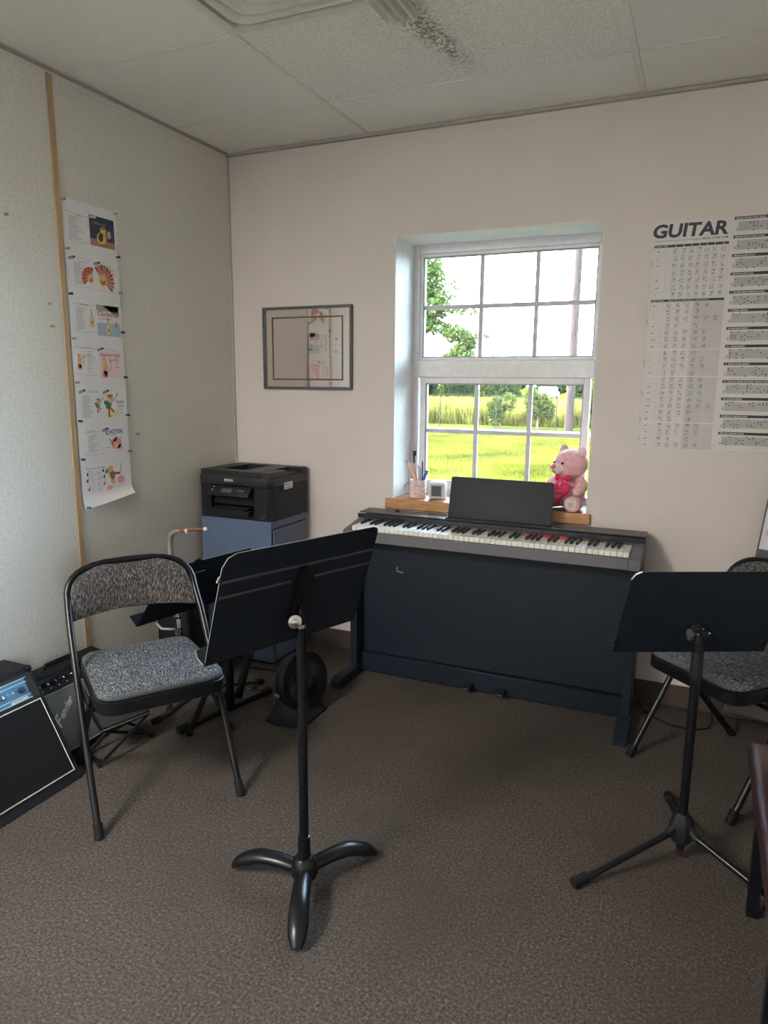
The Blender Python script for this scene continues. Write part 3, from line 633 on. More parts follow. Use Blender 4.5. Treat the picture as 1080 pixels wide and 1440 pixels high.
P('page_clip', MB().tube([L(-0.10, h-0.004, 0.004), L(-0.09, h+0.012, 0.006), L(-0.075, h+0.018, 0.004), L(-0.085, h+0.002, 0.005), L(-0.06, h+0.006, 0.004)], 0.004, 6), blackm, dko)
sx_, sy_ = 0.478, -0.915
P('tilt_bracket', MB().tube([L(0.0, -0.06, 0.003), L(0, -0.06, 0.022), (sx_, sy_, 0.47)], 0.011, 8), blackp, t3)
P('pole', MB().tube([(sx_, sy_, 0.10), (sx_, sy_, 0.48)], 0.011, 12), blackm, t3)
P('hub', MB().lathe([(0.0, 0.09), (0.025, 0.09), (0.028, 0.13), (0.014, 0.15), (0.0, 0.15)], Matrix.Translation((sx_, sy_, 0)), 14), blackp, t3)
for (fx, fy) in ((0.520, -0.585), (0.345, -1.115), (0.72, -1.02)):
    if fx > 0.7: fx, fy = 0.665, -1.02
    d = Vector((fx-sx_, fy-sy_, 0)).normalized()
    lg = P('leg', MB().tube([Vector((sx_, sy_, 0.11))+d*0.02, Vector((fx, fy, 0.013))], 0.009, 10), blackm, t3)
    P('foot_cap', MB().tube([Vector((fx, fy, 0.014))-d*0.03+Vector((0, 0, 0.010)), Vector((fx, fy, 0.014))+d*0.008], [0.013, 0.014], 12), rubber, lg)

# ================================================================== GUITAR STAND, KEYBOARD STAND, FOOT REST, CASE
gs = E('guitar_stand', 'guitar stand with bent steel neck rest by the left wall', 'guitar stand', (0.30, -0.86, 0))
sh_ = [(0.300, -0.86, 0.12), (0.286, -0.858, 0.257), (0.270, -0.853, 0.398), (0.246, -0.85, 0.645), (0.2445, -0.85, 0.70)]
P('lower_shaft', MB().tube([(0.300, -0.86, 0.12), (0.2865, -0.858, 0.275), (0.2705, -0.853, 0.42)], 0.014, 12), blackm, gs)
P('upper_shaft', MB().tube([(0.271, -0.853, 0.40), (0.250, -0.851, 0.60), (0.2445, -0.85, 0.70), (0.247, -0.85, 0.735), (0.258, -0.85, 0.758), (0.279, -0.85, 0.770), (0.305, -0.85, 0.775)], [0.012, 0.013, 0.0135, 0.014, 0.0135, 0.011, 0.0085], 12), mat('worn_steel_tube', (0.32, 0.32, 0.31), 0.35, 0.5), gs)
P('clutch', MB().tube([(0.2745, -0.8543, 0.383), (0.2705, -0.853, 0.425)], 0.0170, 14), chrome, gs)
P('neck_rest', MB().tube([(0.300, -0.85, 0.774), (0.345, -0.85, 0.782), (0.430, -0.85, 0.793)], [0.0075, 0.0075, 0.007], 10), mat('copper_rubber_tube', (0.20, 0.075, 0.035), 0.5), gs, label='copper-brown tube of the neck rest')
P('end_cap', MB().ball((0.438, -0.85, 0.794), 0.0095, sub=2), mat('white_rubber', (0.7, 0.7, 0.68), 0.5), gs)
P('ring', MB().tube([(0.336, -0.85, 0.776), (0.348, -0.85, 0.7783)], 0.0105, 12), mat('cream_rubber_ring', (0.65, 0.55, 0.45), 0.5), gs)
stk = MB(); 
def shp(z, off): 
    k = (z-0.275)/0.145; return Vector((0.2865-0.016*k, -0.858+0.005*k, z))+off
cv = Vector((0.66, -0.75, 0)).normalized(); rt = Vector((0.75, 0.66, 0))
stk.grid([[shp(z, cv*0.0148*math.cos(a)+rt*0.0148*math.sin(a)) for a in (-0.6, -0.3, 0, 0.3, 0.6)] for z in (0.336, 0.376)], closed_u=False, cap0=False, cap1=False)
sto = P('sticker', stk, paper, gs, label='white barcode sticker')
bc = MB()
for k in range(9):
    z = 0.339+0.0037*k; bc.grid([[shp(zz, cv*0.0152*math.cos(a)+rt*0.0152*math.sin(a)) for a in (-0.35, 0, 0.35)] for zz in (z, z+(0.0012 if k % 3 else 0.0024))], closed_u=False, cap0=False, cap1=False)
P('barcode', bc, mat('black_ink', (0.02, 0.02, 0.02)), sto)
P('lettering', MB().text('On-Stage', 0.018, axes(shp(0.331, cv*0.0152-rt*0.006), tuple(Vector((0.11, -0.035, -1))), tuple(rt))), mat('white_print', (0.75, 0.75, 0.75)), gs)
for (fx, fy) in ((0.13, -0.95), (0.345, -1.03), (0.47, -0.79)):
    d = Vector((fx-0.30, fy+0.86, 0)).normalized()
    lg = P('leg', MB().tube([Vector((0.298, -0.86, 0.15))+d*0.012, Vector((fx, fy, 0.012))], 0.008, 10), blackm, gs)
    P('foot_cap', MB().tube([Vector((fx, fy, 0.014))-d*0.03+Vector((0, 0, 0.02)), Vector((fx, fy, 0.012))+d*0.004], 0.012, 10), rubber, lg)
cr_ = MB(); cr_.tube([(0.282, -0.88, 0.33), (0.31, -0.91, 0.33), (0.335, -0.93, 0.335), (0.345, -0.94, 0.36)], 0.007, 8); cr_.tube([(0.282, -0.87, 0.33), (0.215, -0.895, 0.33), (0.19, -0.90, 0.355)], 0.007, 8)
P('body_cradle', cr_, mat('dull_steel', (0.20, 0.20, 0.20), 0.4, 0.5), gs)

ks = E('keyboard_stand', 'folded black keyboard stand with capped floor bar and square upright', 'stand', (0.55, -0.89, 0))
A_, B_ = Vector((0.489, -1.128, 0.017)), Vector((0.612, -0.655, 0.017)); dv = (B_-A_).normalized()
fb = P('floor_bar', MB().tube([A_, B_], 0.0125, 10), blackm, ks)
for q, s in ((A_, -1), (B_, 1)): P('end_cap', MB().tube([q+dv*s*0.004, q-dv*s*0.045], 0.0165, 12), rubber, fb)
def sq(mb, a, b, hw, d): # square post
    a, b = Vector(a), Vector(b); n = (b-a).normalized(); u = (d-n*d.dot(n)).normalized(); v = n.cross(u)
    mb.grid([[p+u*hw*i+v*hw*j for i, j in ((1, 1), (-1, 1), (-1, -1), (1, -1))] for p in (a, b)])
m_ = MB(); sq(m_, (0.556, -0.872, 0.02), (0.556, -0.872, 0.47), 0.0125, dv); P('upright', m_, blackm, ks)
m_ = MB(); sq(m_, (0.585, -0.86, 0.06), (0.560, -0.60, 0.44), 0.0125, dv); P('crossed_upright', m_, blackm, ks)
P('pivot', MB().tube([(0.552, -0.76, 0.235), (0.59, -0.75, 0.235)], 0.02, 14), blackp, ks)

fr = E('foot_rest', 'black folding guitar foot rest on crossed legs under the left chair', 'foot rest', (0.36, -1.29, 0))
pc = [Vector((0.379, -1.425, 0.118)), Vector((0.435, -1.225, 0.118)), Vector((0.325, -1.175, 0.150)), Vector((0.272, -1.375, 0.150))]
pm = MB(); pm.grid([pc, [p+Vector((0, 0, 0.010)) for p in pc]]); fp = P('plate', pm, blackm, fr)
ip = [pc[0]*0.90+sum(pc, Vector())/4*0.10 for _ in (0,)]
cen = sum(pc, Vector())/4; P('rubber_mat', MB().grid([[p+(cen-p)*0.10+Vector((0, 0, 0.0102)) for p in pc], [p+(cen-p)*0.10+Vector((0, 0, 0.0135)) for p in pc]]), mat('ribbed_rubber_mat', (0.022, 0.024, 0.022), 0.5), fp)
P('plate_edge', MB().tube([pc[0]+Vector((0, 0, 0.008)), pc[1]+Vector((0, 0, 0.008))], 0.0018, 6), worn, fp)
for a, b in (((0.391, -1.455, 0.010), (0.425, -1.235, 0.116)), ((0.401, -1.192, 0.010), (0.370, -1.40, 0.114)), ((0.285, -1.40, 0.010), (0.325, -1.19, 0.146)), ((0.300, -1.16, 0.010), (0.280, -1.36, 0.146))):
    P('leg', MB().tube([a, b], 0.0062, 8), blackm, fr)
for a, b in (((0.391, -1.455, 0.0085), (0.285, -1.40, 0.0085)), ((0.401, -1.192, 0.0085), (0.300, -1.16, 0.0085))):
    fbar = P('foot_bar', MB().tube([a, b], 0.0055, 8), blackm, fr)
    a, b = Vector(a), Vector(b); P('foot_cap', MB().tube([a-(a-b)*0.12, a+(a-b)*0.06], 0.0085, 10), rubber, fbar)

cse = E('instrument_case', 'upright black instrument case behind the left chair against the cabinet', 'case', (0.19, -0.72, 0))
cb = MB().box((0.075, -0.775, 0.002), (0.300, -0.645, 0.52), 0.03, seg=3)
P('shell', cb, tolex, cse)
P('seam', MB().tube([(0.095, -0.777, 0.06), (0.095, -0.777, 0.47), (0.115, -0.777, 0.49), (0.265, -0.777, 0.49), (0.285, -0.777, 0.47), (0.285, -0.777, 0.06)], 0.004, 6), blackm, cse)
P('handle', MB().tube([(0.155, -0.72, 0.518), (0.16, -0.72, 0.54), (0.22, -0.72, 0.54), (0.225, -0.72, 0.518)], 0.008, 8), rubber, cse)

# ================================================================== AMPLIFIERS
def amp_frame(t, prof, ya, yb):
    """wedge cabinet: side profile (x,z) swept along y"""
    P('cabinet', MB().prism(prof, yb-ya, axes((0, yb, 0), (1, 0, 0), (0, 0, 1)), bev=0.006), tolex, t)
a1 = E('guitar_amplifier', 'large black wedge amplifier with blue control panel at the left edge', 'amplifier', (0.2, -1.77, 0))
fb_, ft_ = Vector((0.384, 0, 0.004)), Vector((0.158, 0, 0.388)); fd = (ft_-fb_).normalized(); fn = Vector((fd.z, 0, -fd.x))
amp_frame(a1, [(fb_.x, fb_.z), (ft_.x, ft_.z), (0.03, 0.388), (0.03, 0.004)], -2.02, -1.525)
FL = (ft_-fb_).length
def fp_(y, s, d=0.0): # point on front face: y world, s metres from the bottom, d proud
    q = fb_+fd*s+fn*d; return Vector((q.x, y, q.z))
def fquad(mb, ya, yb, s0, s1, d0, d1, m=None): mb.grid([[fp_(ya, s0, d), fp_(yb, s0, d), fp_(yb, s1, d), fp_(ya, s1, d)] for d in (d0, d1)], m=m); return mb
P('speaker_cloth', fquad(MB(), -1.99, -1.548, 0.035, 0.320, 0.0005, 0.004), clothg, a1)
P('piping', MB().tube([fp_(-1.99, 0.036, 0.004), fp_(-1.548, 0.036, 0.004), fp_(-1.547, 0.319, 0.004), fp_(-1.99, 0.319, 0.004)], 0.0028, 6, closed=True), piping, a1, label='white piping around the speaker cloth')
P('panel_recess', fquad(MB(), -1.995, -1.540, 0.328, 0.425, 0.0004, 0.0012), dark, a1)
bp_ = P('control_panel', fquad(MB(), -1.99, -1.572, 0.336, 0.412, 0.0013, 0.003), bluep, a1, label='blue control panel with white lines')
ln = MB()
for s in (0.336, 0.350, 0.396, 0.4105): fquad(ln, -1.99, -1.568+(0.004 if s > 0.4 else 0), s, s+0.0022, 0.003, 0.0036)
P('panel_lines', ln, mat('pale_blue_print', (0.45, 0.68, 0.80)), bp_)
for y in (-1.60, -1.685, -1.73, -1.80, -1.87, -1.94):
    if y == -1.685: continue
    mxk = axes(fp_(y, 0.373, 0.003), (0, 1, 0), tuple(fd), tuple(fn))
    P('knob', MB().lathe([(0.0115, 0), (0.010, 0.013), (0.0085, 0.015), (0, 0.0152)], mxk, 14), blackp if y != -1.60 else mat('navy_knob', (0.01, 0.015, 0.05), 0.35), bp_)
mxk = axes(fp_(-1.678, 0.373, 0.003), (0, 1, 0), tuple(fd), tuple(fn)); P('jack_socket', MB().lathe([(0.0, 0.004), (0.004, 0.004), (0.0045, 0.006), (0.0085, 0.005), (0.0095, 0)], mxk, 14), chrome, bp_)
P('panel_text', MB().text('ASHDOWN', 0.013, axes(fp_(-1.655, 0.3385, 0.0038), (0, 1, 0), tuple(fd)), bold=0.0004, shear=0.2).text('T - 20', 0.012, axes(fp_(-1.655, 0.372, 0.0038), (0, 1, 0), tuple(fd))), mat('white_print', (0.75, 0.75, 0.75)), bp_)
P('top_handle', MB().box((0.06, -1.90, 0.389), (0.10, -1.62, 0.402), 0.005), rubber, a1)
for y in (-1.537, -2.008):
    P('corner_guard', MB().ball((0.160, y, 0.380), 0.013, sub=2), rubber, a1)

a2 = E('guitar_amplifier', 'smaller black amplifier with silver grille between large amplifier and wall seam', 'amplifier', (0.12, -1.3, 0))
fb_, ft_ = Vector((0.240, 0, 0.004)), Vector((0.098, 0, 0.292)); fd = (ft_-fb_).normalized(); fn = Vector((fd.z, 0, -fd.x))
amp_frame(a2, [(fb_.x, fb_.z), (ft_.x, ft_.z), (0.03, 0.300), (0.03, 0.004)], -1.50, -1.118)
FLn = (ft_-fb_).length
gq = P('grille', fquad(MB(), -1.485, -1.135, 0.022, 0.248, 0.0005, 0.0025), mat('grille_backing', (0.03, 0.03, 0.03), 0.8), a2)
sl_ = MB()
for k in range(34): fquad(sl_, -1.484, -1.136, 0.024+0.0066*k, 0.024+0.0066*k+0.0036, 0.0025, 0.0050)
sl_o = P('grille_ribs', sl_, grillm, gq); sl_o['kind'] = 'stuff'
P('grille_trim', MB().tube([fp_(-1.485, 0.022, 0.004), fp_(-1.135, 0.022, 0.004), fp_(-1.135, 0.249, 0.004), fp_(-1.485, 0.249, 0.004)], 0.0022, 6, closed=True), mat('silver_trim', (0.5, 0.5, 0.48), 0.4, 0.4), gq)
P('lettering', MB().text('F', 0.058, axes(fp_(-1.446, 0.112, 0.0068), tuple(Vector((0, 1, 0))+fd*0.75), tuple(fd-Vector((0, 0.75, 0)))), bold=0.0016, shear=0.4, ext=0.0012).text('ender', 0.038, axes(fp_(-1.421, 0.138, 0.0068), tuple(Vector((0, 1, 0))+fd*0.75), tuple(fd-Vector((0, 0.75, 0)))), bold=0.0012, shear=0.4, ext=0.0012), mat('silver_script', (0.62, 0.62, 0.6), 0.35, 0.3), a2, label='silver script lettering')
p2 = P('control_panel', fquad(MB(), -1.485, -1.135, 0.256, 0.312, 0.0005, 0.002), blackm, a2)
for k in range(9):
    y = -1.470+0.038*k; mxk = axes(fp_(y, 0.287, 0.002), (0, 1, 0), tuple(fd), tuple(fn))
    kn = P('knob', MB().lathe([(0.0115, 0), (0.0105, 0.008), (0.006, 0.009), (0.0055, 0.016), (0, 0.0165)], mxk, 12), blackp, p2)
    P('knob_cap', MB().lathe([(0.0048, 0.0166), (0.004, 0.0178), (0, 0.018)], mxk, 10), chrome, kn)
    P('panel_mark', MB().lathe([(0.003, 0.0002), (0.0, 0.0008)], axes(fp_(y+0.019, 0.268, 0.002), (0, 1, 0), tuple(fd), tuple(fn)), 8), MATS['white_print'], p2)
P('handle', MB().tube([(0.06, -1.39, 0.298), (0.06, -1.38, 0.312), (0.06, -1.24, 0.312), (0.06, -1.23, 0.298)], 0.006, 8, flat=1.6), rubber, a2)

# ================================================================== FAN
fan = E('floor_fan', 'black round floor fan on the carpet left of the piano', 'fan', (0.83, -0.765, 0))
ax = Vector((0.93, -0.28, 0.20)).normalized(); yy_ = Vector((0.28, 0.93, 0)).normalized(); zz_ = ax.cross(yy_)
fc_ = Vector((0.842, -0.758, 0.150)); fm = Matrix((yy_, zz_, ax)).transposed().to_4x4(); fm.translation = fc_
P('housing', MB().lathe([(0.0, -0.085), (0.045, -0.082), (0.090, -0.062), (0.118, -0.030), (0.130, 0.015), (0.128, 0.030), (0.120, 0.030), (0.112, 0.0), (0.0, -0.02)], fm, 36), blackp, fan)
gr = MB()
for k in range(30):
    a = 2*PI*k/30; pts = []
    for q in range(7):
        s = q/6; r_ = 0.030+0.090*s; b_ = a+1.1*s; pts.append(fm @ Vector((r_*math.cos(b_), r_*math.sin(b_), 0.040-0.014*s*s)))
    gr.tube(pts, 0.0026, 5)
gr.lathe([(0.116, 0.026), (0.124, 0.026), (0.124, 0.034), (0.116, 0.034)], fm, 36)
P('spiral_grille', gr, blackm, fan)
P('hub_cap', MB().lathe([(0.033, 0.036), (0.032, 0.045), (0.02, 0.050), (0.0, 0.051)], fm, 20), mat('glossy_black_cap', (0.012, 0.013, 0.016), 0.2), fan)
for k in range(3):
    a = 2*PI*k/3; rm = fm @ Matrix.Rotation(a, 4, 'Z')
    P('blade', MB().grid([[rm @ Vector(p) for p in row] for row in [[(0.02, -0.01, 0.002), (0.06, -0.045, -0.004), (0.105, -0.045, -0.004), (0.105, 0.045, 0.018), (0.06, 0.045, 0.018), (0.02, 0.01, 0.012)], [(0.02, -0.01, 0.004), (0.06, -0.045, -0.002), (0.105, -0.045, -0.002), (0.105, 0.045, 0.020), (0.06, 0.045, 0.020), (0.02, 0.01, 0.014)]]]), blackp, fan)
bs = MB(); o1 = [(0.745, -0.885), (0.80, -0.905), (0.885, -0.895), (0.925, -0.86), (0.925, -0.68), (0.89, -0.645), (0.80, -0.645), (0.745, -0.675)]
def sc2(k, z, dx=0): return [(0.832+(x-0.832)*k+dx, -0.770+(y+0.770)*k, z) for x, y in o1]
bs.grid([sc2(1.0, 0.0), sc2(1.0, 0.010), sc2(0.90, 0.018), sc2(0.62, 0.06, -0.01), sc2(0.45, 0.10, -0.012)])
P('base', bs, blackp, fan)
P('speed_knob', MB().lathe([(0.014, 0), (0.013, 0.010), (0.0, 0.011)], axes((0.792, -0.872, 0.118), (0.9, 0.43, 0), (0, 0, 1)), 16), chrome, fan, label='silver speed knob')
solo('fan_cord', MB().tube([(0.762, -0.80, 0.05), (0.745, -0.79, 0.02), (0.70, -0.74, 0.006), (0.655, -0.64, 0.006), (0.60, -0.50, 0.006), (0.50, -0.43, 0.006), (0.40, -0.44, 0.006), (0.32, -0.46, 0.006)], 0.0035, 8), rubber, (0.60, -0.50, 0.0025), 'black fan cord lying on the carpet in front of the cabinet', 'cord')
plg = E('plug', 'small black jack plug on the carpet before the cabinet', 'plug', (0.535, -0.66, 0))
P('barrel', MB().tube([(0.515, -0.665, 0.008), (0.545, -0.655, 0.008)], 0.006, 10), rubber, plg); P('tip', MB().tube([(0.515, -0.665, 0.008), (0.500, -0.670, 0.008)], 0.003, 8), chrome, plg)
solo('power_cord', MB().tube([(2.17, -0.045, 0.02), (2.19, -0.10, 0.005), (2.24, -0.16, 0.004), (2.32, -0.21, 0.004), (2.40, -0.21, 0.004), (2.455, -0.17, 0.004), (2.47, -0.12, 0.02), (2.455, -0.06, 0.10), (2.43, -0.025, 0.20), (2.41, -0.012, 0.28)], 0.0035, 8), rubber, (2.32, -0.21, 0.0005), 'black power cord looping on carpet beside the piano foot', 'cord')

# ================================================================== THINGS ON THE SILL
SZ = 0.8410
mg = E('mug', 'pink speckled mug holding pencils on the left of the sill', 'mug', (1.045, 0.075, SZ))
mugm = multi('speckled_mug_glaze', [(0.35, (0.62, 0.30, 0.27)), (0.5, (0.72, 0.55, 0.50)), (0.65, (0.78, 0.74, 0.70))], 110, 3, 0.4)
P('cup', MB().lathe([(0.0, 0.0), (0.037, 0.0), (0.041, 0.004), (0.041, 0.090), (0.0385, 0.091), (0.037, 0.088), (0.037, 0.008), (0.0, 0.008)], Matrix.Translation((1.045, 0.075, SZ)), 28), mugm, mg)
hp = []
for k in range(11):
    a = PI/2+PI*k/10; hp.append((1.007+0.032*math.cos(a), 0.062, SZ+0.048+0.026*math.sin(a)))
P('handle', MB().tube(hp, 0.0055, 8), mat('grey_blue_handle', (0.30, 0.33, 0.38), 0.4), mg, label='grey-blue mug handle')
wood_p = mat('bare_pencil_wood', (0.62, 0.33, 0.16), 0.6); gph = mat('graphite', (0.05, 0.05, 0.05))
def pencil(x, y, tx, ty, tz, label, m, tipm, r=0.0036):
    a = Vector((x, y, SZ+0.011)); b = Vector((tx, ty, tz)); d = (b-a).normalized()
    t = E('pencil', label, 'pencil', a, 0, 'pencils in the mug')
    P('shaft', MB().tube([a, b], r, 6), m, t, ang=20); P('tip', MB().tube([b, b+d*0.014], [r, 0.0006], 6), tipm, t)
pencil(1.063, 0.085, 0.992, 0.055, 1.018, 'orange-brown pencil leaning furthest left in the mug', wood_p, gph)
pencil(1.060, 0.060, 1.012, 0.062, 1.025, 'tall pale orange pencil, second from the left in the mug', mat('orange_pencil_paint', (0.70, 0.38, 0.17), 0.5), wood_p)
pencil(1.055, 0.075, 1.022, 0.072, 1.000, 'shorter pink-brown pencil in the middle of the bunch', mat('pink_brown_paint', (0.55, 0.28, 0.20), 0.5), wood_p)
pencil(1.050, 0.090, 1.036, 0.095, 0.992, 'short tan pencil right of the middle of the bunch', mat('tan_pencil_paint', (0.60, 0.42, 0.28), 0.5), gph)
pencil(1.058, 0.078, 1.052, 0.080, 0.985, 'short grey pencil upright in the mug', mat('grey_pencil_paint', (0.16, 0.17, 0.20), 0.5), gph)
pencil(1.068, 0.070, 1.068, 0.070, 1.018, 'tall dark pencil standing upright beside the blue marker', mat('dark_pencil_paint', (0.03, 0.03, 0.05), 0.5), gph)
mk = E('marker', 'blue marker pen leaning right in the mug', 'marker', (1.056, 0.072, SZ+0.012))
P('barrel', MB().tube([(1.056, 0.072, SZ+0.012), (1.080, 0.074, SZ+0.112)], 0.0065, 12), mat('blue_marker_plastic', (0.03, 0.12, 0.45), 0.35), mk)
P('cap', MB().tube([(1.0795, 0.074, SZ+0.11), (1.094, 0.075, SZ+0.142)], 0.0075, 12), mat('blue_marker_cap', (0.03, 0.16, 0.55), 0.35), mk)
ck = E('digital_clock', 'small white rounded cube clock beside the mug on the sill', 'clock', (1.150, 0.075, SZ), math.radians(8))
P('body', MB().box((-0.043, -0.03, 0.001), (0.043, 0.03, 0.089), 0.014, seg=4), mat('white_clock_plastic', (0.74, 0.74, 0.74), 0.4), ck, world=False)
P('bezel', MB().prism(rrect(0.066, 0.068, 0.008, 4, 0, 0.045), 0.003, axes((0, -0.0300, 0), (1, 0, 0), (0, 0, 1))), mat('grey_clock_face', (0.45, 0.44, 0.45), 0.5), ck, world=False)
P('screen', MB().box((-0.025, -0.0345, 0.018), (0.025, -0.0331, 0.070)), mat('dark_lcd', (0.055, 0.07, 0.08), 0.15), ck, world=False)

# teddy bear
tb = E('teddy_bear', 'pink teddy bear with red heart sitting on the right of the sill', 'teddy bear', (1.793, 0.118, SZ), math.radians(-20)); tb.scale = (1.1, 1.1, 1.02)
def skinned(name, pts, edges, m, parent, sub=2):
    me = bpy.data.meshes.new(name); me.from_pydata([p[:3] for p in pts], edges, []); o = put(name, me, parent)
    md = o.modifiers.new('skin', 'SKIN'); md.use_smooth_shade = True
    for i, v in enumerate(me.skin_vertices[0].data):
        r_ = pts[i][3]; v.radius = (r_, r_) if not isinstance(r_, tuple) else r_; v.use_root = (i == 0)
    s_ = o.modifiers.new('sub', 'SUBSURF'); s_.levels = s_.render_levels = sub
    me.materials.append(m)
    dg = bpy.context.evaluated_depsgraph_get(); ev = bpy.data.meshes.new_from_object(o.evaluated_get(dg)); o.modifiers.clear(); o.data = ev
    ev.polygons.foreach_set('use_smooth', [True]*len(ev.polygons))
    return o
# body faces local -y; sits with legs forward
body = MB(); body.ball((0, 0.0, 0.075), (0.062, 0.056, 0.075), sub=3); body.ball((0, -0.004, 0.052), (0.066, 0.058, 0.052), sub=3)
P('body', body, plush, tb, world=False)
P('belly_patch', MB().ball((0, -0.022, 0.075), (0.042, 0.038, 0.05), sub=3), plushw, tb, world=False)
head = MB(); head.ball((0, -0.008, 0.205), (0.070, 0.062, 0.062), sub=3); head.ball((0, -0.012, 0.188), (0.064, 0.058, 0.046), sub=3)
ho = P('head', head, plush, tb, world=False)
for s in (-1, 1):
    e = P('ear', MB().ball((s*0.056, 0.0, 0.256), (0.026, 0.013, 0.026), sub=2), plush, ho, world=False)
    P('inner_ear', MB().ball((s*0.056, -0.009, 0.255), (0.017, 0.007, 0.017), sub=2), plushw, e, world=False)
    P('eye', MB().ball((s*0.026, -0.066, 0.212), 0.0055, sub=2), eyem, ho, world=False)
    P('arm', MB().tube([(s*0.045, -0.01, 0.135), (s*0.072, -0.03, 0.112), (s*0.070, -0.062, 0.090), (s*0.055, -0.078, 0.085)], [0.020, 0.025, 0.024, 0.014], 12), plush, tb, world=False, ang=80)
    lg = P('leg', MB().tube([(s*0.035, -0.02, 0.036), (s*0.055, -0.06, 0.036), (s*0.066, -0.098, 0.036), (s*0.068, -0.110, 0.037)], [0.030, 0.034, 0.036, 0.033], 14), plush, tb, world=False, ang=80)
    pd = P('paw_pad', MB().ball((s*0.0685, -0.1125, 0.038), (0.026, 0.006, 0.028), sub=2, mx=Matrix.Rotation(s*0.2, 4, 'Z')), plushw, lg, world=False)
    hh = [(0, -0.008), (0.009, 0.002), (0.007, 0.009), (0, 0.005), (-0.007, 0.009), (-0.009, 0.002)]
    P('stitched_heart', MB().tube([(s*0.0685+x, -0.1195, 0.034+z) for x, z in hh], 0.0011, 5, closed=True), mat('rose_thread', (0.45, 0.12, 0.16)), pd, world=False)
mz = P('muzzle', MB().ball((0, -0.066, 0.188), (0.030, 0.026, 0.024), sub=3), plushw, ho, world=False)
P('nose', MB().ball((0, -0.090, 0.198), (0.014, 0.008, 0.011), sub=2), mat('pink_nose', (0.75, 0.12, 0.22), 0.5), mz, world=False)
P('mouth', MB().tube([(-0.012, -0.087, 0.179), (-0.005, -0.0925, 0.176), (0, -0.0935, 0.181), (0.005, -0.0925, 0.176), (0.012, -0.087, 0.179)], 0.0012, 5), eyem, mz, world=False)
def heart(scale, n=28):
    pts = []
    for k in range(n):
        a = 2*PI*k/n; pts.append((scale*16*math.sin(a)**3/17, scale*(13*math.cos(a)-5*math.cos(2*a)-2*math.cos(3*a)-math.cos(4*a))/17))
    return pts
hm = MB(); tilt_m = axes((-0.004, -0.092, 0.086), (1, 0.05, 0.12), (-0.12, 0.30, 0.95))
hm.grid([[tilt_m @ Vector((x*k, y*k, z)) for x, y in heart(0.056)] for k, z in ((0.55, -0.016), (0.92, -0.010), (1.0, 0.0), (0.92, 0.010), (0.55, 0.016))])
hto = P('heart_cushion', hm, hotpink, tb, world=False, ang=70, label='red satin heart cushion')
P('heart_lettering', MB().text('Love', 0.024, tilt_m @ Matrix.Translation((-0.026, -0.008, 0.0172)), shear=0.3).text('You', 0.020, tilt_m @ Matrix.Translation((-0.016, -0.030, 0.0168)), shear=0.3), mat('pale_pink_thread', (0.75, 0.40, 0.45)), hto, world=False)
bw = MB()
for s in (-1, 1):
    bw.grid([[(s*0.004, -0.072, 0.148), (s*0.004, -0.080, 0.143), (s*0.004, -0.072, 0.138)], [(s*0.020, -0.074, 0.160), (s*0.020, -0.090, 0.145), (s*0.020, -0.074, 0.130)], [(s*0.034, -0.070, 0.160), (s*0.034, -0.080, 0.144), (s*0.034, -0.070, 0.130)]])
    bw.grid([[(s*0.002, -0.080, 0.142), (s*0.010, -0.081, 0.140)], [(s*0.008, -0.094, 0.120), (s*0.020, -0.092, 0.118)], [(s*0.014, -0.102, 0.105), (s*0.026, -0.099, 0.103)]], closed_u=False, cap0=False, cap1=False)
bw.ball((0, -0.082, 0.143), 0.007, sub=2)
P('ribbon_bow', bw, hotpink, tb, world=False, label='hot pink ribbon bow')

ho.rotation_euler.z = math.radians(-24); ho.location = (0.004, -0.004, -0.022); ho.scale = (1.08, 1.08, 1.10)

# ================================================================== PICTURE / MIRROR ON THE BACK WALL
mrr = E('framed_mirror', 'grey framed mirror on the back wall left of the window', 'mirror', (0.457, 0, 1.375))
x0, x1, z0, z1 = 0.197, 0.716, 1.374, 1.788
fm_ = MB(); fr_m = mat('dark_pewter_frame', (0.10, 0.105, 0.11), 0.4, 0.3)
for lo, hi in (((x0, z0), (x0+0.013, z1)), ((x1-0.013, z0), (x1, z1)), ((x0+0.013, z1-0.013), (x1-0.013, z1)), ((x0+0.013, z0), (x1-0.013, z0+0.013))):
    fm_.box((lo[0], -0.020, lo[1]), (hi[0], -0.0008, hi[1]), 0.002)
P('frame', fm_, fr_m, mrr)
mm = bpy.data.materials.new('silvered_mirror'); mm.use_nodes = True; q = mm.node_tree.nodes['Principled BSDF']
q.inputs['Base Color'].default_value = (0.97, 0.90, 0.86, 1); q.inputs['Metallic'].default_value = 1.0; q.inputs['Roughness'].default_value = 0.035
nz = mm.node_tree.nodes.new('ShaderNodeTexNoise'); nz.inputs['Scale'].default_value = 2.0; rg = mm.node_tree.nodes.new('ShaderNodeMapRange'); rg.inputs['To Min'].default_value = 0.02; rg.inputs['To Max'].default_value = 0.05
mm.node_tree.links.new(nz.outputs['Fac'], rg.inputs[0]); mm.node_tree.links.new(rg.outputs[0], q.inputs['Roughness'])
P('mirror_glass', MB().box((x0+0.012, -0.008, z0+0.012), (x1-0.012, -0.002, z1-0.012)), mm, mrr)
il = MB(); ix0, ix1, iz0, iz1 = x0+0.052, x1-0.052, z0+0.046, z1-0.050
for lo, hi in (((ix0, iz0), (ix0+0.008, iz1)), ((ix1-0.008, iz0), (ix1, iz1)), ((ix0+0.008, iz1-0.008), (ix1-0.008, iz1)), ((ix0+0.008, iz0), (ix1-0.008, iz0+0.008))):
    il.box((lo[0], -0.0095, lo[1]), (hi[0], -0.0078, hi[1]))
P('inner_border', il, mat('bronze_border', (0.10, 0.075, 0.065), 0.4), mrr, label='thin dark inner border line')

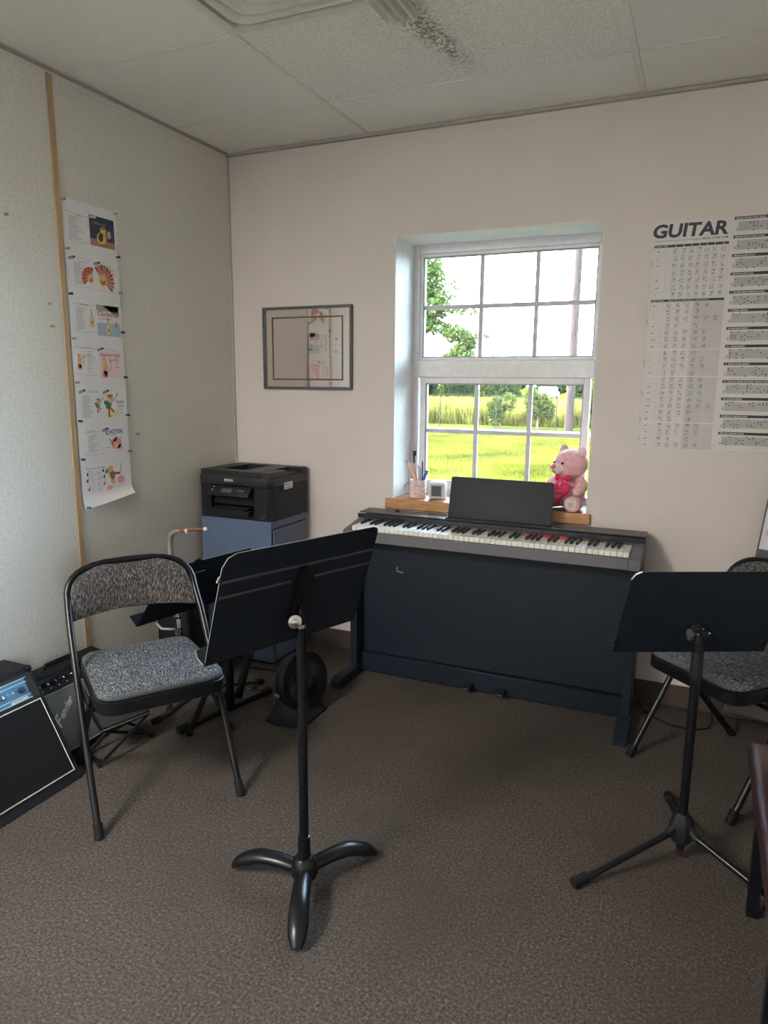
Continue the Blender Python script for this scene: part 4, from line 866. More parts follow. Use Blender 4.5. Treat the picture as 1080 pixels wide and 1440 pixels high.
# ================================================================== FLAT PRINTS
INK = {}
def ink(name, col): 
    if name not in INK: INK[name] = mat('print_'+name, col, 0.6, var=0.03)
    return INK[name]
K_ = ink('black', (0.035, 0.035, 0.05)); G_ = ink('grey', (0.22, 0.22, 0.23)); LG = ink('light_grey', (0.36, 0.36, 0.37))
class Print:
    """flat print: millimetres from the sheet's top left corner, u right, v down"""
    def __init__(self, o, xd, zd, n, step=0.00006):
        self.o, self.x, self.d, self.n, self.k, self.step = Vector(o), Vector(xd), Vector(zd), Vector(n), 0, step; self.mb = MB()
    def pt(self, u, v): return self.o+self.x*(u/1000)+self.d*(v/1000)+self.n*(0.0004+self.k*self.step)
    def lay(self): self.k += 1
    def rect(self, u0, v0, u1, v1, m): self.mb.poly([self.pt(u0, v0), self.pt(u1, v0), self.pt(u1, v1), self.pt(u0, v1)], m)
    def poly(self, pts, m): self.mb.poly([self.pt(*p) for p in pts], m)
    def ell(self, u, v, a, b, m, n=14, rot=0.0, a0=0, a1=360):
        P_ = []
        full = a1-a0 >= 360
        for k in range(n if full else n+1):
            t = math.radians(a0+(a1-a0)*k/n); x, y = a*math.cos(t), b*math.sin(t); P_.append((u+x*math.cos(rot)-y*math.sin(rot), v+x*math.sin(rot)+y*math.cos(rot)))
        if not full: P_.append((u, v))
        self.poly(P_, m)
    def line(self, u0, v0, u1, v1, w, m):
        dx, dy = u1-u0, v1-v0; l = math.hypot(dx, dy) or 1; a, b = -dy/l*w/2, dx/l*w/2
        self.poly([(u0+a, v0+b), (u1+a, v1+b), (u1-a, v1-b), (u0-a, v0-b)], m)
    def text(self, s, u, v, size, m, bold=0.0, shear=0.0, width=None, rot=0.0):
        x = (self.x*math.cos(rot)+self.d*math.sin(rot)); y = (self.x*math.sin(rot)-self.d*math.cos(rot))
        self.mb.text(s, size/1000, axes(self.pt(u, v), x, y, self.n), m, bold=bold/1000, shear=shear, width=width/1000 if width else None)
    def done(self, parent): return P('print', self.mb, None, parent, ang=0, recalc=False)

# ------------------------------------------------------------------ song sheets pinned one below the other on the left wall
tops = [2.107, 1.930, 1.757, 1.585, 1.410, 1.255, 1.098]; SY0 = -1.091
skin = ink('peach', (0.72, 0.42, 0.22)); pink = ink('pink', (0.75, 0.30, 0.36)); palep = ink('pale_pink', (0.78, 0.60, 0.62)); red = ink('red', (0.55, 0.10, 0.10))
orange = ink('rust', (0.48, 0.13, 0.05)); yell = ink('yellow', (0.70, 0.48, 0.12)); green = ink('green', (0.10, 0.28, 0.12)); navy = ink('navy', (0.02, 0.03, 0.07)); blue = ink('blue', (0.10, 0.18, 0.48))
sky_ = ink('sky_blue', (0.38, 0.50, 0.62)); brown = ink('brown', (0.30, 0.15, 0.07)); paleb = ink('pale_blue', (0.58, 0.63, 0.74)); plank = ink('plank', (0.36, 0.20, 0.13)); cream = ink('cream', (0.74, 0.66, 0.40)); wht = ink('white', (0.74, 0.74, 0.74))
def flag(p, u, v):
    p.poly([(u, v+4), (u+26, v-4), (u+26, v+7), (u, v+14)], K_); p.lay(); p.poly([(u+2, v+6), (u+22, v), (u+22, v+6), (u+2, v+11)], LG); p.poly([(u+24, v-4), (u+40, v-2), (u+24, v+7)], K_)
def lines(p, u, v0, v1, n, w):
    for k in range(n): 
        v = v0+(v1-v0)*k/(n-1); a = R.uniform(0.55, 1.0)
        if k % 3 == 2: a *= 0.7
        p.rect(u+R.uniform(0, 6), v, u+w*a, v+1.3, G_)
def feet(p, v): p.line(14, v, 50, v+5, 1.0, G_); p.line(55, v+5, 100, v+7, 1.2, G_); p.line(95, v+2, 128, v+4, 1.0, G_)
def guitar_orn(p, u, v, k):
    p.line(u, v-34*k, u, v-14*k, 2.2*k, K_); p.ell(u, v-6*k, 8*k, 9*k, yell); p.ell(u, v+7*k, 11*k, 12*k, yell); p.lay(); p.ell(u, v-6*k, 6*k, 7*k, cream); p.ell(u, v+7*k, 9*k, 10*k, cream); p.lay(); p.ell(u, v+5*k, 4*k, 5*k, brown); p.lay(); p.ell(u-1*k, v+5*k, 1.6*k, 2.4*k, yell)
def archer(p, u, v, k):
    p.ell(u+3*k, v+26*k, 11*k, 26*k, skin); p.ell(u, v+46*k, 14*k, 12*k, pink); p.lay(); p.ell(u, v, 10*k, 11*k, skin); p.line(u+4*k, v+18*k, u+32*k, v-2*k, 4*k, skin); p.lay()
    for a in range(6):
        t0, t1 = -1.2+2.4*a/6, -1.2+2.4*(a+1)/6; p.line(u+14*k+14*k*math.cos(t0), v+12*k+22*k*math.sin(t0), u+14*k+14*k*math.cos(t1), v+12*k+22*k*math.sin(t1), 2.2*k, brown)
    p.line(u+18*k, v+4*k, u+52*k, v-6*k, 1.4*k, K_); p.ell(u+54*k, v-6*k, 2.6*k, 3*k, red); p.ell(u-3*k, v-2*k, 1.2*k, 1.4*k, K_); p.ell(u+3*k, v-2*k, 1.2*k, 1.4*k, K_)
def tail_bird(p, u, v, k, a0, a1):
    for q in range(11):
        t = math.radians(a0+(a1-a0)*q/10); p.poly([(u+8*k*math.cos(t), v+8*k*math.sin(t)), (u+46*k*math.cos(t-0.12), v+46*k*math.sin(t-0.12)), (u+50*k*math.cos(t), v+50*k*math.sin(t)), (u+46*k*math.cos(t+0.12), v+46*k*math.sin(t+0.12))], orange if q % 2 else ink('rust_dark', (0.33, 0.08, 0.03)))
    p.lay(); p.ell(u, v, 16*k, 18*k, yell); p.lay(); p.ell(u+2*k, v+2*k, 9*k, 11*k, brown); p.lay(); p.ell(u+2*k, v-4*k, 6*k, 6*k, yell); p.line(u-4*k, v+16*k, u-4*k, v+28*k, 2*k, yell); p.line(u+6*k, v+16*k, u+6*k, v+28*k, 2*k, yell)
def dancer(p, u, v, k):
    p.ell(u, v+18*k, 13*k, 20*k, green, rot=0.5); p.line(u+2*k, v+32*k, u-2*k, v+60*k, 8*k, orange); p.line(u+8*k, v+30*k, u+24*k, v+48*k, 7*k, orange); p.lay(); p.ell(u+10*k, v, 15*k, 14*k, skin); p.ell(u-14*k, v+12*k, 9*k, 8*k, green); p.lay(); p.ell(u+8*k, v-12*k, 14*k, 5*k, brown); p.line(u+22*k, v+8*k, u+42*k, v-14*k, 2*k, brown); p.ell(u+43*k, v-17*k, 3.5*k, 5*k, brown); p.ell(u+2*k, v+60*k, 8*k, 4*k, brown); p.ell(u+12*k, v-2*k, 2*k, 2.5*k, K_)
def rabbit(p, u, v, k):
    p.ell(u, v, 20*k, 20*k, pink); p.ell(u-10*k, v-14*k, 14*k, 7*k, pink, rot=-0.5); p.ell(u+12*k, v+16*k, 12*k, 10*k, pink); p.lay(); p.ell(u-10*k, v+8*k, 14*k, 11*k, skin, rot=-0.5); p.line(u-36*k, v-18*k, u-18*k, v+2*k, 3*k, brown); p.line(u-28*k, v-2*k, u-14*k, v+8*k, 4*k, brown); p.lay(); p.ell(u-8*k, v-6*k, 1.8*k, 2.4*k, K_); p.ell(u+18*k, v-18*k, 2*k, 2*k, K_)
def piper(p, u, v, k):
    p.ell(u-14*k, v+6*k, 14*k, 8*k, green, rot=-0.4); p.ell(u+6*k, v+22*k, 13*k, 18*k, brown, rot=-0.3); p.line(u+14*k, v+18*k, u+46*k, v+20*k, 8*k, brown); p.ell(u+8*k, v+44*k, 11*k, 12*k, skin); p.lay(); p.ell(u, v, 13*k, 12*k, skin); p.line(u+44*k, v+16*k, u+54*k, v-16*k, 3*k, brown); p.ell(u+48*k, v+44*k, 17*k, 15*k, pink); p.ell(u-8*k, v+68*k, 14*k, 8*k, pink); p.lay(); p.ell(u+2*k, v-1*k, 2*k, 2*k, K_); p.ell(u+12*k, v+62*k, 7*k, 8*k, cream)
    for a in range(7):
        t = a*0.75; p.line(u+24*k+a*2*k, v-12*k+6*k*math.sin(t), u+26*k+a*2*k, v-12*k+6*k*math.sin(t+0.75), 1.2*k, paleb)
sheet_labels = ['topmost song sheet on left wall, dark picture with a yellow guitar', 'song sheet with orange fan-tailed turkey on left wall, second from top', 'song sheet with red Christmas lettering and green corner on left wall', "song sheet with pink Valentine's archer in the middle of the left wall strip", 'song sheet with dancer in green coat below the Valentine sheet', 'song sheet with blue EASTER lettering and pink rabbit', 'lowest song sheet, with piper and pink flowers, curling at its bottom']
for i, zt in enumerate(tops):
    off = 0.0022+0.0011*i
    t = E('song_sheet', sheet_labels[i], 'sheet', (off, SY0+0.14, zt), 0, 'song sheets on the left wall')
    hgt = 0.216; nrow = 10; rows = []
    for k in range(nrow+1):
        s = k/nrow; lift = 0.0
        if i == 6: lift = 0.010*max(0, s-0.72)**1.5/0.28**1.5
        rows.append((zt-hgt*s, off+lift))
    W_ = 0.279
    mb = MB()
    front = [[(x+ (0.0 if i < 6 else (0.010*max(0, (k/nrow-0.8))/0.2*(q/4))), SY0+W_*q/4, z+(0.0 if i < 6 else 0.034*(k/nrow)**3*(q/4)**1.2)) for q in range(5)] for k, (z, x) in enumerate(rows)]
    for A0, A1 in zip(front[:-1], front[1:]):
        for q in range(4): mb.poly([A0[q], A1[q], A1[q+1], A0[q+1]])
    bmesh.ops.remove_doubles(mb.bm, verts=mb.bm.verts[:], dist=1e-5)
    ex = bmesh.ops.solidify(mb.bm, geom=mb.bm.faces[:], thickness=0.0003)
    P('paper', mb, paper, t)
    p = Print((off, SY0, zt), (0, 1, 0), (0, 0, -1), (1, 0, 0))
    if i == 0:
        p.line(14, 48, 128, 52, 1.1, red); p.text('Halloween', 62, 56, 9, G_); lines(p, 24, 62, 145, 17, 82); feet(p, 150)
        p.rect(133, 38, 266, 155, navy); p.lay(); p.rect(133, 128, 266, 155, plank); p.poly([(136, 42), (170, 40), (170, 47), (136, 50)], palep)
        p.text('Halloween', 150, 70, 17, ink('ghost_green', (0.20, 0.22, 0.13)), 0.2)
        for u in (240, 254): p.rect(u, 72, u+3, 128, ink('post', (0.10, 0.13, 0.17)))
        p.ell(238, 100, 10, 16, ink('moon', (0.45, 0.42, 0.45))); p.lay(); p.ell(194, 122, 25, 25, yell); p.ell(204, 92, 15, 18, yell); p.lay(); p.ell(190, 118, 13, 17, navy); p.ell(222, 104, 8, 24, orange); p.ell(206, 80, 12, 7, brown); p.ell(200, 146, 14, 5, red)
        p.text('E-Z PLAY', 138, 48, 6, K_)
    elif i == 1:
        flag(p, 14, 38); p.line(54, 36, 128, 44, 1.0, G_); p.text('Thanksgiving', 60, 54, 9, G_); lines(p, 36, 60, 140, 18, 66); feet(p, 146)
        tail_bird(p, 122, 112, 0.95, 150, 285); flag(p, 142, 42); p.text('Thanksgiving', 178, 54, 11, green); p.text('Songs', 220, 68, 13, green); p.text('for Kids', 222, 82, 11, green)
        p.lay(); tail_bird(p, 186, 112, 1.3, 235, 395); p.line(140, 152, 262, 158, 0.9, G_)
    elif i == 2:
        p.line(18, 44, 132, 46, 1.0, G_); p.text('Christmas', 50, 48, 11, red, 0.2); lines(p, 30, 56, 142, 18, 66); feet(p, 148); guitar_orn(p, 112, 106, 1.35)
        p.rect(140, 110, 264, 162, sky_); p.rect(140, 38, 262, 62, ink('sage', (0.30, 0.36, 0.28))); p.poly([(176, 38), (262, 38), (264, 76), (236, 74)], green); p.lay(); p.poly([(142, 48), (174, 40), (178, 48), (142, 64)], LG)
        p.text('Christmas', 146, 82, 27, red, 0.7, width=116); p.text('FOR TEN FINGERS', 152, 96, 8, K_); p.lay(); guitar_orn(p, 200, 132, 1.4); p.ell(246, 112, 7, 11, red); p.lay(); p.ell(246, 110, 4, 6, sky_)
    elif i == 3:
        p.line(14, 42, 132, 48, 1.0, K_); p.text("Valentine's Day", 50, 46, 9, G_); lines(p, 72, 58, 140, 13, 46); feet(p, 148); archer(p, 32, 78, 0.95)
        p.rect(140, 58, 262, 164, palep); flag(p, 132, 42); p.line(180, 46, 236, 52, 1.0, K_); p.lay(); p.text("Valentine's Day", 142, 74, 19, ink('plum', (0.34, 0.12, 0.20)), 0.4, width=112); p.text('Songs', 224, 94, 10, K_); p.text('to', 230, 108, 10, K_); p.text('Strum', 224, 122, 10, K_); p.lay(); archer(p, 166, 90, 1.28)
    elif i == 4:
        flag(p, 18, 40); p.line(62, 40, 122, 44, 1.0, G_); p.text("St. Patrick's Day", 60, 50, 9, G_); lines(p, 28, 60, 148, 19, 76); feet(p, 154); dancer(p, 112, 86, 0.72)
        flag(p, 146, 42); p.ell(188, 142, 36, 24, cream); p.lay(); dancer(p, 174, 78, 1.18); p.text('IRISH', 218, 96, 15, K_, width=42); p.text('SONGS', 224, 112, 13, K_, width=34); p.text('for Ukulele', 226, 124, 6, K_); p.line(214, 132, 252, 138, 1, K_); p.text('Vol. 1', 226, 148, 7, K_)
    elif i == 5:
        p.line(16, 58, 48, 60, 1.0, G_); p.text('EASTER', 42, 60, 14, ink('teal', (0.12, 0.30, 0.36)), 0.1); p.line(92, 56, 122, 56, 1, G_); lines(p, 46, 68, 140, 15, 58); feet(p, 146)
        flag(p, 128, 46); p.text('E', 146, 72, 34, blue, 0.6, width=18); p.text('ASTER', 165, 70, 25, blue, 0.6, width=82); p.text('INSPIRATIONS', 168, 77, 6, K_); p.lay(); rabbit(p, 208, 112, 1.25); p.line(142, 126, 176, 130, 1.2, green); p.line(180, 150, 250, 148, 1.0, G_)
    else:
        p.text('Favorites for All Ages', 28, 54, 10, K_, width=98)
        for k in range(14):
            v = 62+7.4*k; p.rect(44, v, 44+R.uniform(20, 32), v+1.3, ink('mauve', (0.40, 0.30, 0.42))); p.rect(82, v+1, 82+R.uniform(20, 30), v+2.3, blue if k % 3 else pink)
        for (u, v) in ((32, 74), (30, 102), (36, 138), (118, 66), (122, 92), (120, 122)):
            p.ell(u, v, 5, 7, red if v > 110 else K_); p.line(u+4, v-2, u+6, v-18, 1.6, K_)
        feet(p, 158); p.lay(); piper(p, 160, 62, 1.2); p.line(190, 144, 240, 138, 1.0, G_)
    p.done(t)
pins = [(-1.086, 2.098, 0, 'brass', 'left end of top sheet'), (-0.820, 2.098, 0, 'brass', 'right end of top sheet'), (-1.084, 1.917, 1, 'brass', 'left, above the turkey sheet'), (-0.818, 1.925, 1, 'black', 'right, above the turkey sheet'),
        (-1.084, 1.747, 2, 'black', 'left, above the Christmas sheet'), (-0.818, 1.780, 2, 'brass', 'right, above the Christmas sheet'), (-1.084, 1.575, 3, 'brass', 'left, above the Valentine sheet'), (-0.818, 1.615, 3, 'black', 'right, above the Valentine sheet'),
        (-1.084, 1.402, 4, 'brass', 'left, above the green dancer sheet'), (-0.818, 1.425, 4, 'black', 'right, above the green dancer sheet'), (-1.084, 1.247, 5, 'black', 'left, above the EASTER sheet'), (-0.818, 1.262, 5, 'black', 'right, above the EASTER sheet'),
        (-1.084, 1.090, 6, 'black', 'left, above the lowest sheet'), (-0.818, 1.103, 6, 'green', 'right, above the lowest sheet'), (-1.082, 0.890, 7, 'green', 'bottom left of the lowest sheet')]
pinm = {'brass': mat('brass_pin', (0.38, 0.30, 0.18), 0.4, 0.5), 'black': mat('black_pin', (0.015, 0.015, 0.02), 0.3), 'green': mat('green_pin', (0.03, 0.16, 0.10), 0.3)}
def pin(y, z, x, c, label, group):
    mb = MB().lathe([(0.0, 0.0), (0.0048, 0.0), (0.0048, 0.0025), (0.003, 0.004), (0.0032, 0.011), (0.0052, 0.0125), (0.0052, 0.015), (0.0, 0.0155)], axes((x, y, z), (0, 1, 0), (0, 0, 1)), 10)
    solo('push_pin', mb, pinm[c], (x, y, z), label, 'pin', group)
for y, z, i, c, w_ in pins: pin(y, z, 0.003+0.0011*min(i, 6)+(0.012 if i == 7 else 0), c, c+' push pin at '+w_, 'push pins of the song sheets')
def lpin(u, v): # three loose pins on the left panel
    pass
for (y, z, w_) in ((-1.345, 1.99, 'uppermost of the three left of the seam'), (-1.185, 1.70, 'middle one of three left of the seam'), (-1.180, 1.615, 'lowest of three left of the seam')):
    pin(y, z, 0.0005, 'brass', 'bare push pin stuck in left wall, '+w_, 'loose pins on the left wall')
pin(-0.755, 1.175, 0.0005, 'brass', 'bare push pin right of the EASTER sheet', 'loose pins on the left wall')

# ------------------------------------------------------------------ guitar chart
gp = E('guitar_chart', 'white guitar chord and scale wall chart right of the window', 'poster', (2.385, 0, 1.14))
PX, PZ, PW, PH = 2.080, 2.064, 610, 926
P('sheet', MB().box((PX, -0.003, PZ-PH/1000), (PX+PW/1000, -0.0015, PZ)), chartm, gp)
p = Print((PX, -0.003, PZ), (1, 0, 0), (0, 0, -1), (0, -1, 0))
p.text('GUITAR', 4, 63, 70, K_, 2.5, 0.10, width=278)
p.line(14, 77, 160, 77, 1.2, K_); p.text('Just', 162, 81, 15, G_, 0.1, 0.4); p.text('MUSIC STUFF.COM', 192, 80, 11, K_, 0.15, width=90)
p.rect(12, 93, 288, 103, K_); p.rect(14, 307, 289, 316, K_)
p.rect(2, 97, 3, 914, LG)
p.lay()
p.text('CHORD TYPES', 15, 101, 7.5, wht)
cols = [88, 117, 146, 175, 204, 233, 262]
for c, s in zip(cols, 'ABCDEFG'): p.text(s, c+4, 101.5, 9, wht, 0.1)
p.text('CHORD FORMULAS', 17, 314, 6.5, wht, width=48); p.text('ROOT ON 6th  ROOT ON 5th  ROOT ON 4th', 82, 314, 6.5, wht, width=150)
def chord(u, v, w_, h_):
    for k in range(5): p.rect(u+w_*k/4-0.2, v, u+w_*k/4+0.25, v+h_, G_)
    for k in range(4): p.rect(u, v+h_*k/3-0.25, u+w_, v+h_*k/3+0.25, G_)
    for k in range(4):
        x = u+w_*R.randint(0, 4)/4; y = v+h_*(R.randint(0, 2)+0.5)/3; p.rect(x-1.5, y-1.5, x+1.5, y+1.5, K_)
    if R.random() < 0.5: p.rect(u, v-1.2, u+w_, v-0.3, K_)
names = ['M', 'm', 'm7', '7', 'M7', 'sus4', '6']
for r_ in range(7):
    v = 104+28.6*r_
    p.rect(12, v+28.2, 288, v+28.7, LG); p.text(names[r_], 26, v+16, 8, K_, 0.1)
    for c in cols: chord(c, v+6, 15, 18)
p.rect(62, 104, 62.6, 304, LG); p.rect(12, 103, 12.6, 306, LG); p.rect(287.4, 103, 288, 306, LG)
n2 = ['M', 'm', '7', 'm7', 'M7', 'm7b5', 'dim7', '6', '9', '11', '13', '5', 'aug', 'sus2', 'sus4', 'add9', 'm9', 'M9', '6/9', 'm11', '7#9', '7b5']
rowh = (916-318)/22
p.rect(175, 318, 290, 916, ink('chart_grey', (0.50, 0.49, 0.485))); p.rect(13, 318, 13.6, 916, LG); p.rect(289.4, 318, 290, 916, LG); p.rect(62, 318, 62.6, 916, LG); p.rect(175, 318, 175.6, 916, LG)
p.lay()
for r_ in range(22):
    v = 318+rowh*r_
    thick = r_ in (7, 11, 18)
    p.rect(13, v+(-1.2 if thick else 0), 290, v+0.6, wht if thick else LG); p.text(n2[r_], 24, v+17, 8, K_, 0.1)
    for q, c in enumerate((78, 112, 146)):
        if q == 2 and r_ in (3, 10, 17, 20): continue
        chord(c, v+5, 14, 17)
    k = R.choice((1, 2, 2, 3)); 
    if r_ in (1,): k = 1
    for q in range(k): chord(186+35*q, v+5, 14, 17)
for (s, v0, v1) in (('TRIADS', 110, 200), ('SEVENTHS', 330, 450), ('EXTENDED', 520, 600), ('ADDED', 640, 720), ('ALTERED', 760, 830), ('OTHER', 850, 890)):
    p.text(s, 8, (v0+v1)/2+16, 6, K_, rot=-PI/2)
bars = ['MAJOR PENTATONIC SCALE', 'MINOR PENTATONIC SCALE', 'MAJOR BLUES SCALE', 'MINOR BLUES SCALE', 'I   IONIAN MODE (MAJOR SCALE)', 'II  DORIAN MODE', 'III PHRYGIAN MODE', 'IV  LYDIAN MODE', 'V   MIXOLYDIAN MODE', 'VI  AEOLIAN MODE (NATURAL MINOR SCALE)', 'VII LOCRIAN MODE', 'HARMONIC MINOR SCALE', 'MELODIC MINOR SCALE']
p.lay()
for k, s in enumerate(bars):
    v = 4+69.6*k
    p.rect(301+1.0*k, v, 600, v+11, K_)
    u0 = 303+1.0*k; p.rect(u0+12, v+19, 596, v+53, ink('fret_grey', (0.42, 0.415, 0.41)))
p.lay()
for k, s in enumerate(bars):
    v = 4+69.6*k; u0 = 303+1.0*k
    p.text(s, u0+4, v+8.6, 8, wht, 0.1)
    p.text('Scale', u0+8, v+52, 6, K_, 0.2, rot=-PI/2)
    for q in range(6): p.rect(u0+12, v+19+6.8*q-0.25, 596, v+19+6.8*q+0.25, G_)
    for q in range(23): p.rect(u0+12+12.2*q, v+19, u0+12.6+12.2*q, v+53, G_)
    for q in range(34):
        c = R.randint(0, 22); b_ = R.randint(0, 5); p.ell(u0+18+12.2*c, v+19+6.8*b_, 2.6, 2.6, K_, 8)
p.text('copyright chart of chords and scales', 330, 921, 5, G_, width=250)
p.done(gp)

# ------------------------------------------------------------------ leaning board in the right corner with one more sheet
bd = E('notice_board', 'dark grey board leaning in the right corner behind the chair', 'board', (2.75, -0.04, 0))
ang_ = math.radians(5.4)
bx = Vector((math.cos(ang_), 0, -math.sin(ang_))); bz = Vector((math.sin(ang_), 0, math.cos(ang_))); bo = Vector((2.507, -0.042, 0.0475))
bmx_ = axes(bo, bx, bz)
P('panel', MB().prism([(0, 0), (0.50, 0), (0.50, 1.25), (0, 1.25)], 0.022, bmx_ @ Matrix.Translation((0, 0, -0.0))), boardm, bd)
nsh = E('song_sheet', 'sheet with pink figure pinned on the dark board at the right edge', 'sheet', tuple(bo+bx*0.02+bz*0.75), 0, 'song sheets on the board')
so_ = bo+bx*0.004+bz*0.720
sm = MB(); sm.prism([(0, 0), (0.22, -0.004), (0.22, 0.36), (0.0, 0.36)], 0.0006, axes(so_+Vector((0, -0.0232, 0)), bx, bz)); P('paper', sm, mat('blue_white_paper', (0.66, 0.71, 0.78), 0.7), nsh)
p = Print(so_+bz*0.36+Vector((0, -0.0240, 0)), bx, -bz, (0, -1, 0))
p.ell(26, 288, 12, 16, pink); p.ell(34, 270, 8, 8, brown); p.line(16, 262, 26, 246, 2, K_); p.line(10, 300, 60, 304, 1, G_); p.ell(20, 236, 3, 4, K_); lines(p, 60, 90, 250, 16, 90); p.ell(40, 190, 10, 14, paleb); p.done(nsh)

# ================================================================== PIANO BENCH (right foreground)
bn = E('piano_bench', 'dark brown vinyl topped bench at the right edge foreground', 'bench', (2.72, -1.46, 0))
cu_ = MB(); bx0, bx1, by0, by1 = 2.517, 2.88, -1.86, -1.160
def bl(z, ins, r_): return [(x, y, z) for x, y in rrect(bx1-bx0-2*ins, by1-by0-2*ins, r_, 6, (bx0+bx1)/2, (by0+by1)/2)]
cu_.grid([bl(0.395, 0.006, 0.012), bl(0.40, 0.0, 0.014), bl(0.432, -0.002, 0.015), bl(0.447, 0.004, 0.018), bl(0.457, 0.022, 0.03), bl(0.463, 0.09, 0.04)])
P('cushion', cu_, leather, bn, ang=60)
P('apron', MB().box((bx0+0.012, by0+0.02, 0.345), (bx1-0.012, by1-0.02, 0.3945), 0.002), blackm, bn)
for (x, y) in ((bx0+0.040, by1-0.114), (bx1-0.03, by1-0.114), (bx0+0.052, by0+0.205), (bx1-0.03, by0+0.205)):
    P('leg', MB().grid([[(x+i*0.015, y+j*0.015, z) for i, j in ((1, 1), (-1, 1), (-1, -1), (1, -1))] for z in (0.0, 0.345)]), blackm, bn)

# ================================================================== OUTSIDE
GZ = -0.45
lawnm = multi('mown_grass_ground', [(0.3, (0.0186, 0.0248, 0.0037)), (0.5, (0.0341, 0.0409, 0.0056)), (0.7, (0.0527, 0.0570, 0.0087))], 5.0, 8, 0.95, second=(0.35, (0.0248, 0.0310, 0.0050), 0.7), spec=0.0)
st(P('lawn', MB().box((-260, -40, GZ-0.3), (60, 420, GZ)), lawnm))
st(P('bounce_slab', MB().box((3.45, -12, GZ), (10, 0.3, GZ+0.06)), multi('pale_bounce', [(0.3, (0.42, 0.40, 0.35)), (0.7, (0.50, 0.48, 0.42))], 4, 5, 0.9)))  # added unseen pale slab, bounces skylight up to the ceiling
st(P('gravel_track', MB().box((-40, 22.4, GZ), (20, 25.4, GZ+0.02)), multi('gravel_dirt', [(0.3, (0.0279, 0.0248, 0.0236)), (0.7, (0.0527, 0.0465, 0.0434))], 14, 6, 0.95, spec=0.0)))
st(P('field_track', MB().box((-50, 40.0, GZ), (20, 43.0, GZ+0.03)), multi('dry_field', [(0.3, (0.028, 0.025, 0.014)), (0.7, (0.040, 0.036, 0.022))], 3, 5, 0.95, spec=0.0)))
def blades(n, xr, yr, h0, h1, w0, seed, lean=0.35):
    rg_ = np.random.default_rng(seed)
    x = rg_.uniform(xr[0], xr[1], n); y = yr[0]+(yr[1]-yr[0])*rg_.uniform(0, 1, n)
    # view wedge seen through the window: keep those near it
    h_ = rg_.uniform(h0, h1, n); a = rg_.uniform(0, 2*PI, n); w_ = w0*rg_.uniform(0.6, 1.4, n); lx = rg_.normal(0, lean, n)*h_; ly = rg_.normal(0, lean, n)*h_
    v = np.zeros((n, 3, 3)); v[:, 0] = np.stack([x-np.cos(a)*w_, y-np.sin(a)*w_, np.full(n, GZ)], 1); v[:, 1] = np.stack([x+np.cos(a)*w_, y+np.sin(a)*w_, np.full(n, GZ)], 1); v[:, 2] = np.stack([x+lx, y+ly, GZ+h_], 1)
    return v.reshape(-1, 3)
def tri_obj(name, v, m, parent=None):
    me = bpy.data.meshes.new(name); n = len(v)
    me.vertices.add(n); me.vertices.foreach_set('co', v.astype(np.float32).ravel()); me.loops.add(n); me.loops.foreach_set('vertex_index', np.arange(n, dtype=np.int32))
    me.polygons.add(n//3); me.polygons.foreach_set('loop_start', np.arange(0, n, 3, dtype=np.int32)); me.polygons.foreach_set('loop_total', np.full(n//3, 3, dtype=np.int32)); me.update(); me.validate()
    if parent: me.transform(Matrix.Translation(-wl(parent)))
    me.materials.append(m); return put(name, me, parent)
gb = mat('grass_blades', (0.066, 0.062, 0.008), 0.8, var=0.45, vs=0.9, trans=0.45, spec=0.05)
o = tri_obj('lawn_grass', np.concatenate([blades(60000, (-7.5, 1.0), (8.5, 22.4), 0.03, 0.09, 0.010, 1)]), gb); o['kind'] = 'stuff'; tag(o, 'short yellow-green mown grass of the lawn outside the window', 'grass')
wm = mat('tall_weed_green', (0.105, 0.098, 0.020), 0.8, var=0.7, vs=1.4, trans=0.5, spec=0.05)
vv = []
for k in range(9):
    f = k/9; vv.append(blades(6500, (-16, 0.5), (27.9+1.1*k, 29.0+1.1*k), 0.45, 1.2, 0.03, 20+k, 0.24))
o = tri_obj('tall_weeds', np.concatenate(vv), wm); o['kind'] = 'stuff'; tag(o, 'tall yellow-green weeds growing along the gravel track', 'weeds')
# foliage: clusters of small leaf triangles inside ellipsoids
def leaves(ells, size, seed):
    rg_ = np.random.default_rng(seed); out_ = []
    for (c, r_, n) in ells:
        d = rg_.normal(size=(n, 3)); d /= np.linalg.norm(d, axis=1)[:, None]; rad = rg_.uniform(0.15, 1, n)**0.45
        c_ = np.array(c)+d*rad[:, None]*np.array(r_)
        a = rg_.normal(size=(n, 3)); a /= np.linalg.norm(a, axis=1)[:, None]; b = np.cross(a, rg_.normal(size=(n, 3))); b /= np.linalg.norm(b, axis=1)[:, None]
        s = size*rg_.uniform(0.5, 1.3, n)[:, None]
        q0, q1, q2, q3 = c_-a*s, c_+b*s*0.55, c_+a*s, c_-b*s*0.55
        out_.append(np.stack([q0, q1, q2, q0, q2, q3], 1).reshape(-1, 3))
    return np.concatenate(out_)
lf1 = mat('near_leaf_green', (0.058, 0.074, 0.020), 0.8, var=0.45, vs=2.5, trans=0.5, spec=0.03)
lf2 = mat('far_leaf_green', (0.022, 0.036, 0.012), 0.9, var=0.4, vs=0.6, trans=0.4, spec=0.03)
lf3 = mat('far_leaf_yellow_green', (0.052, 0.062, 0.014), 0.9, var=0.4, vs=0.6, trans=0.4, spec=0.03)
barkm = mat('grey_brown_bark', (0.0341, 0.0267, 0.0217), 0.9, var=0.3, vs=8, bump=0.5, bs=20)
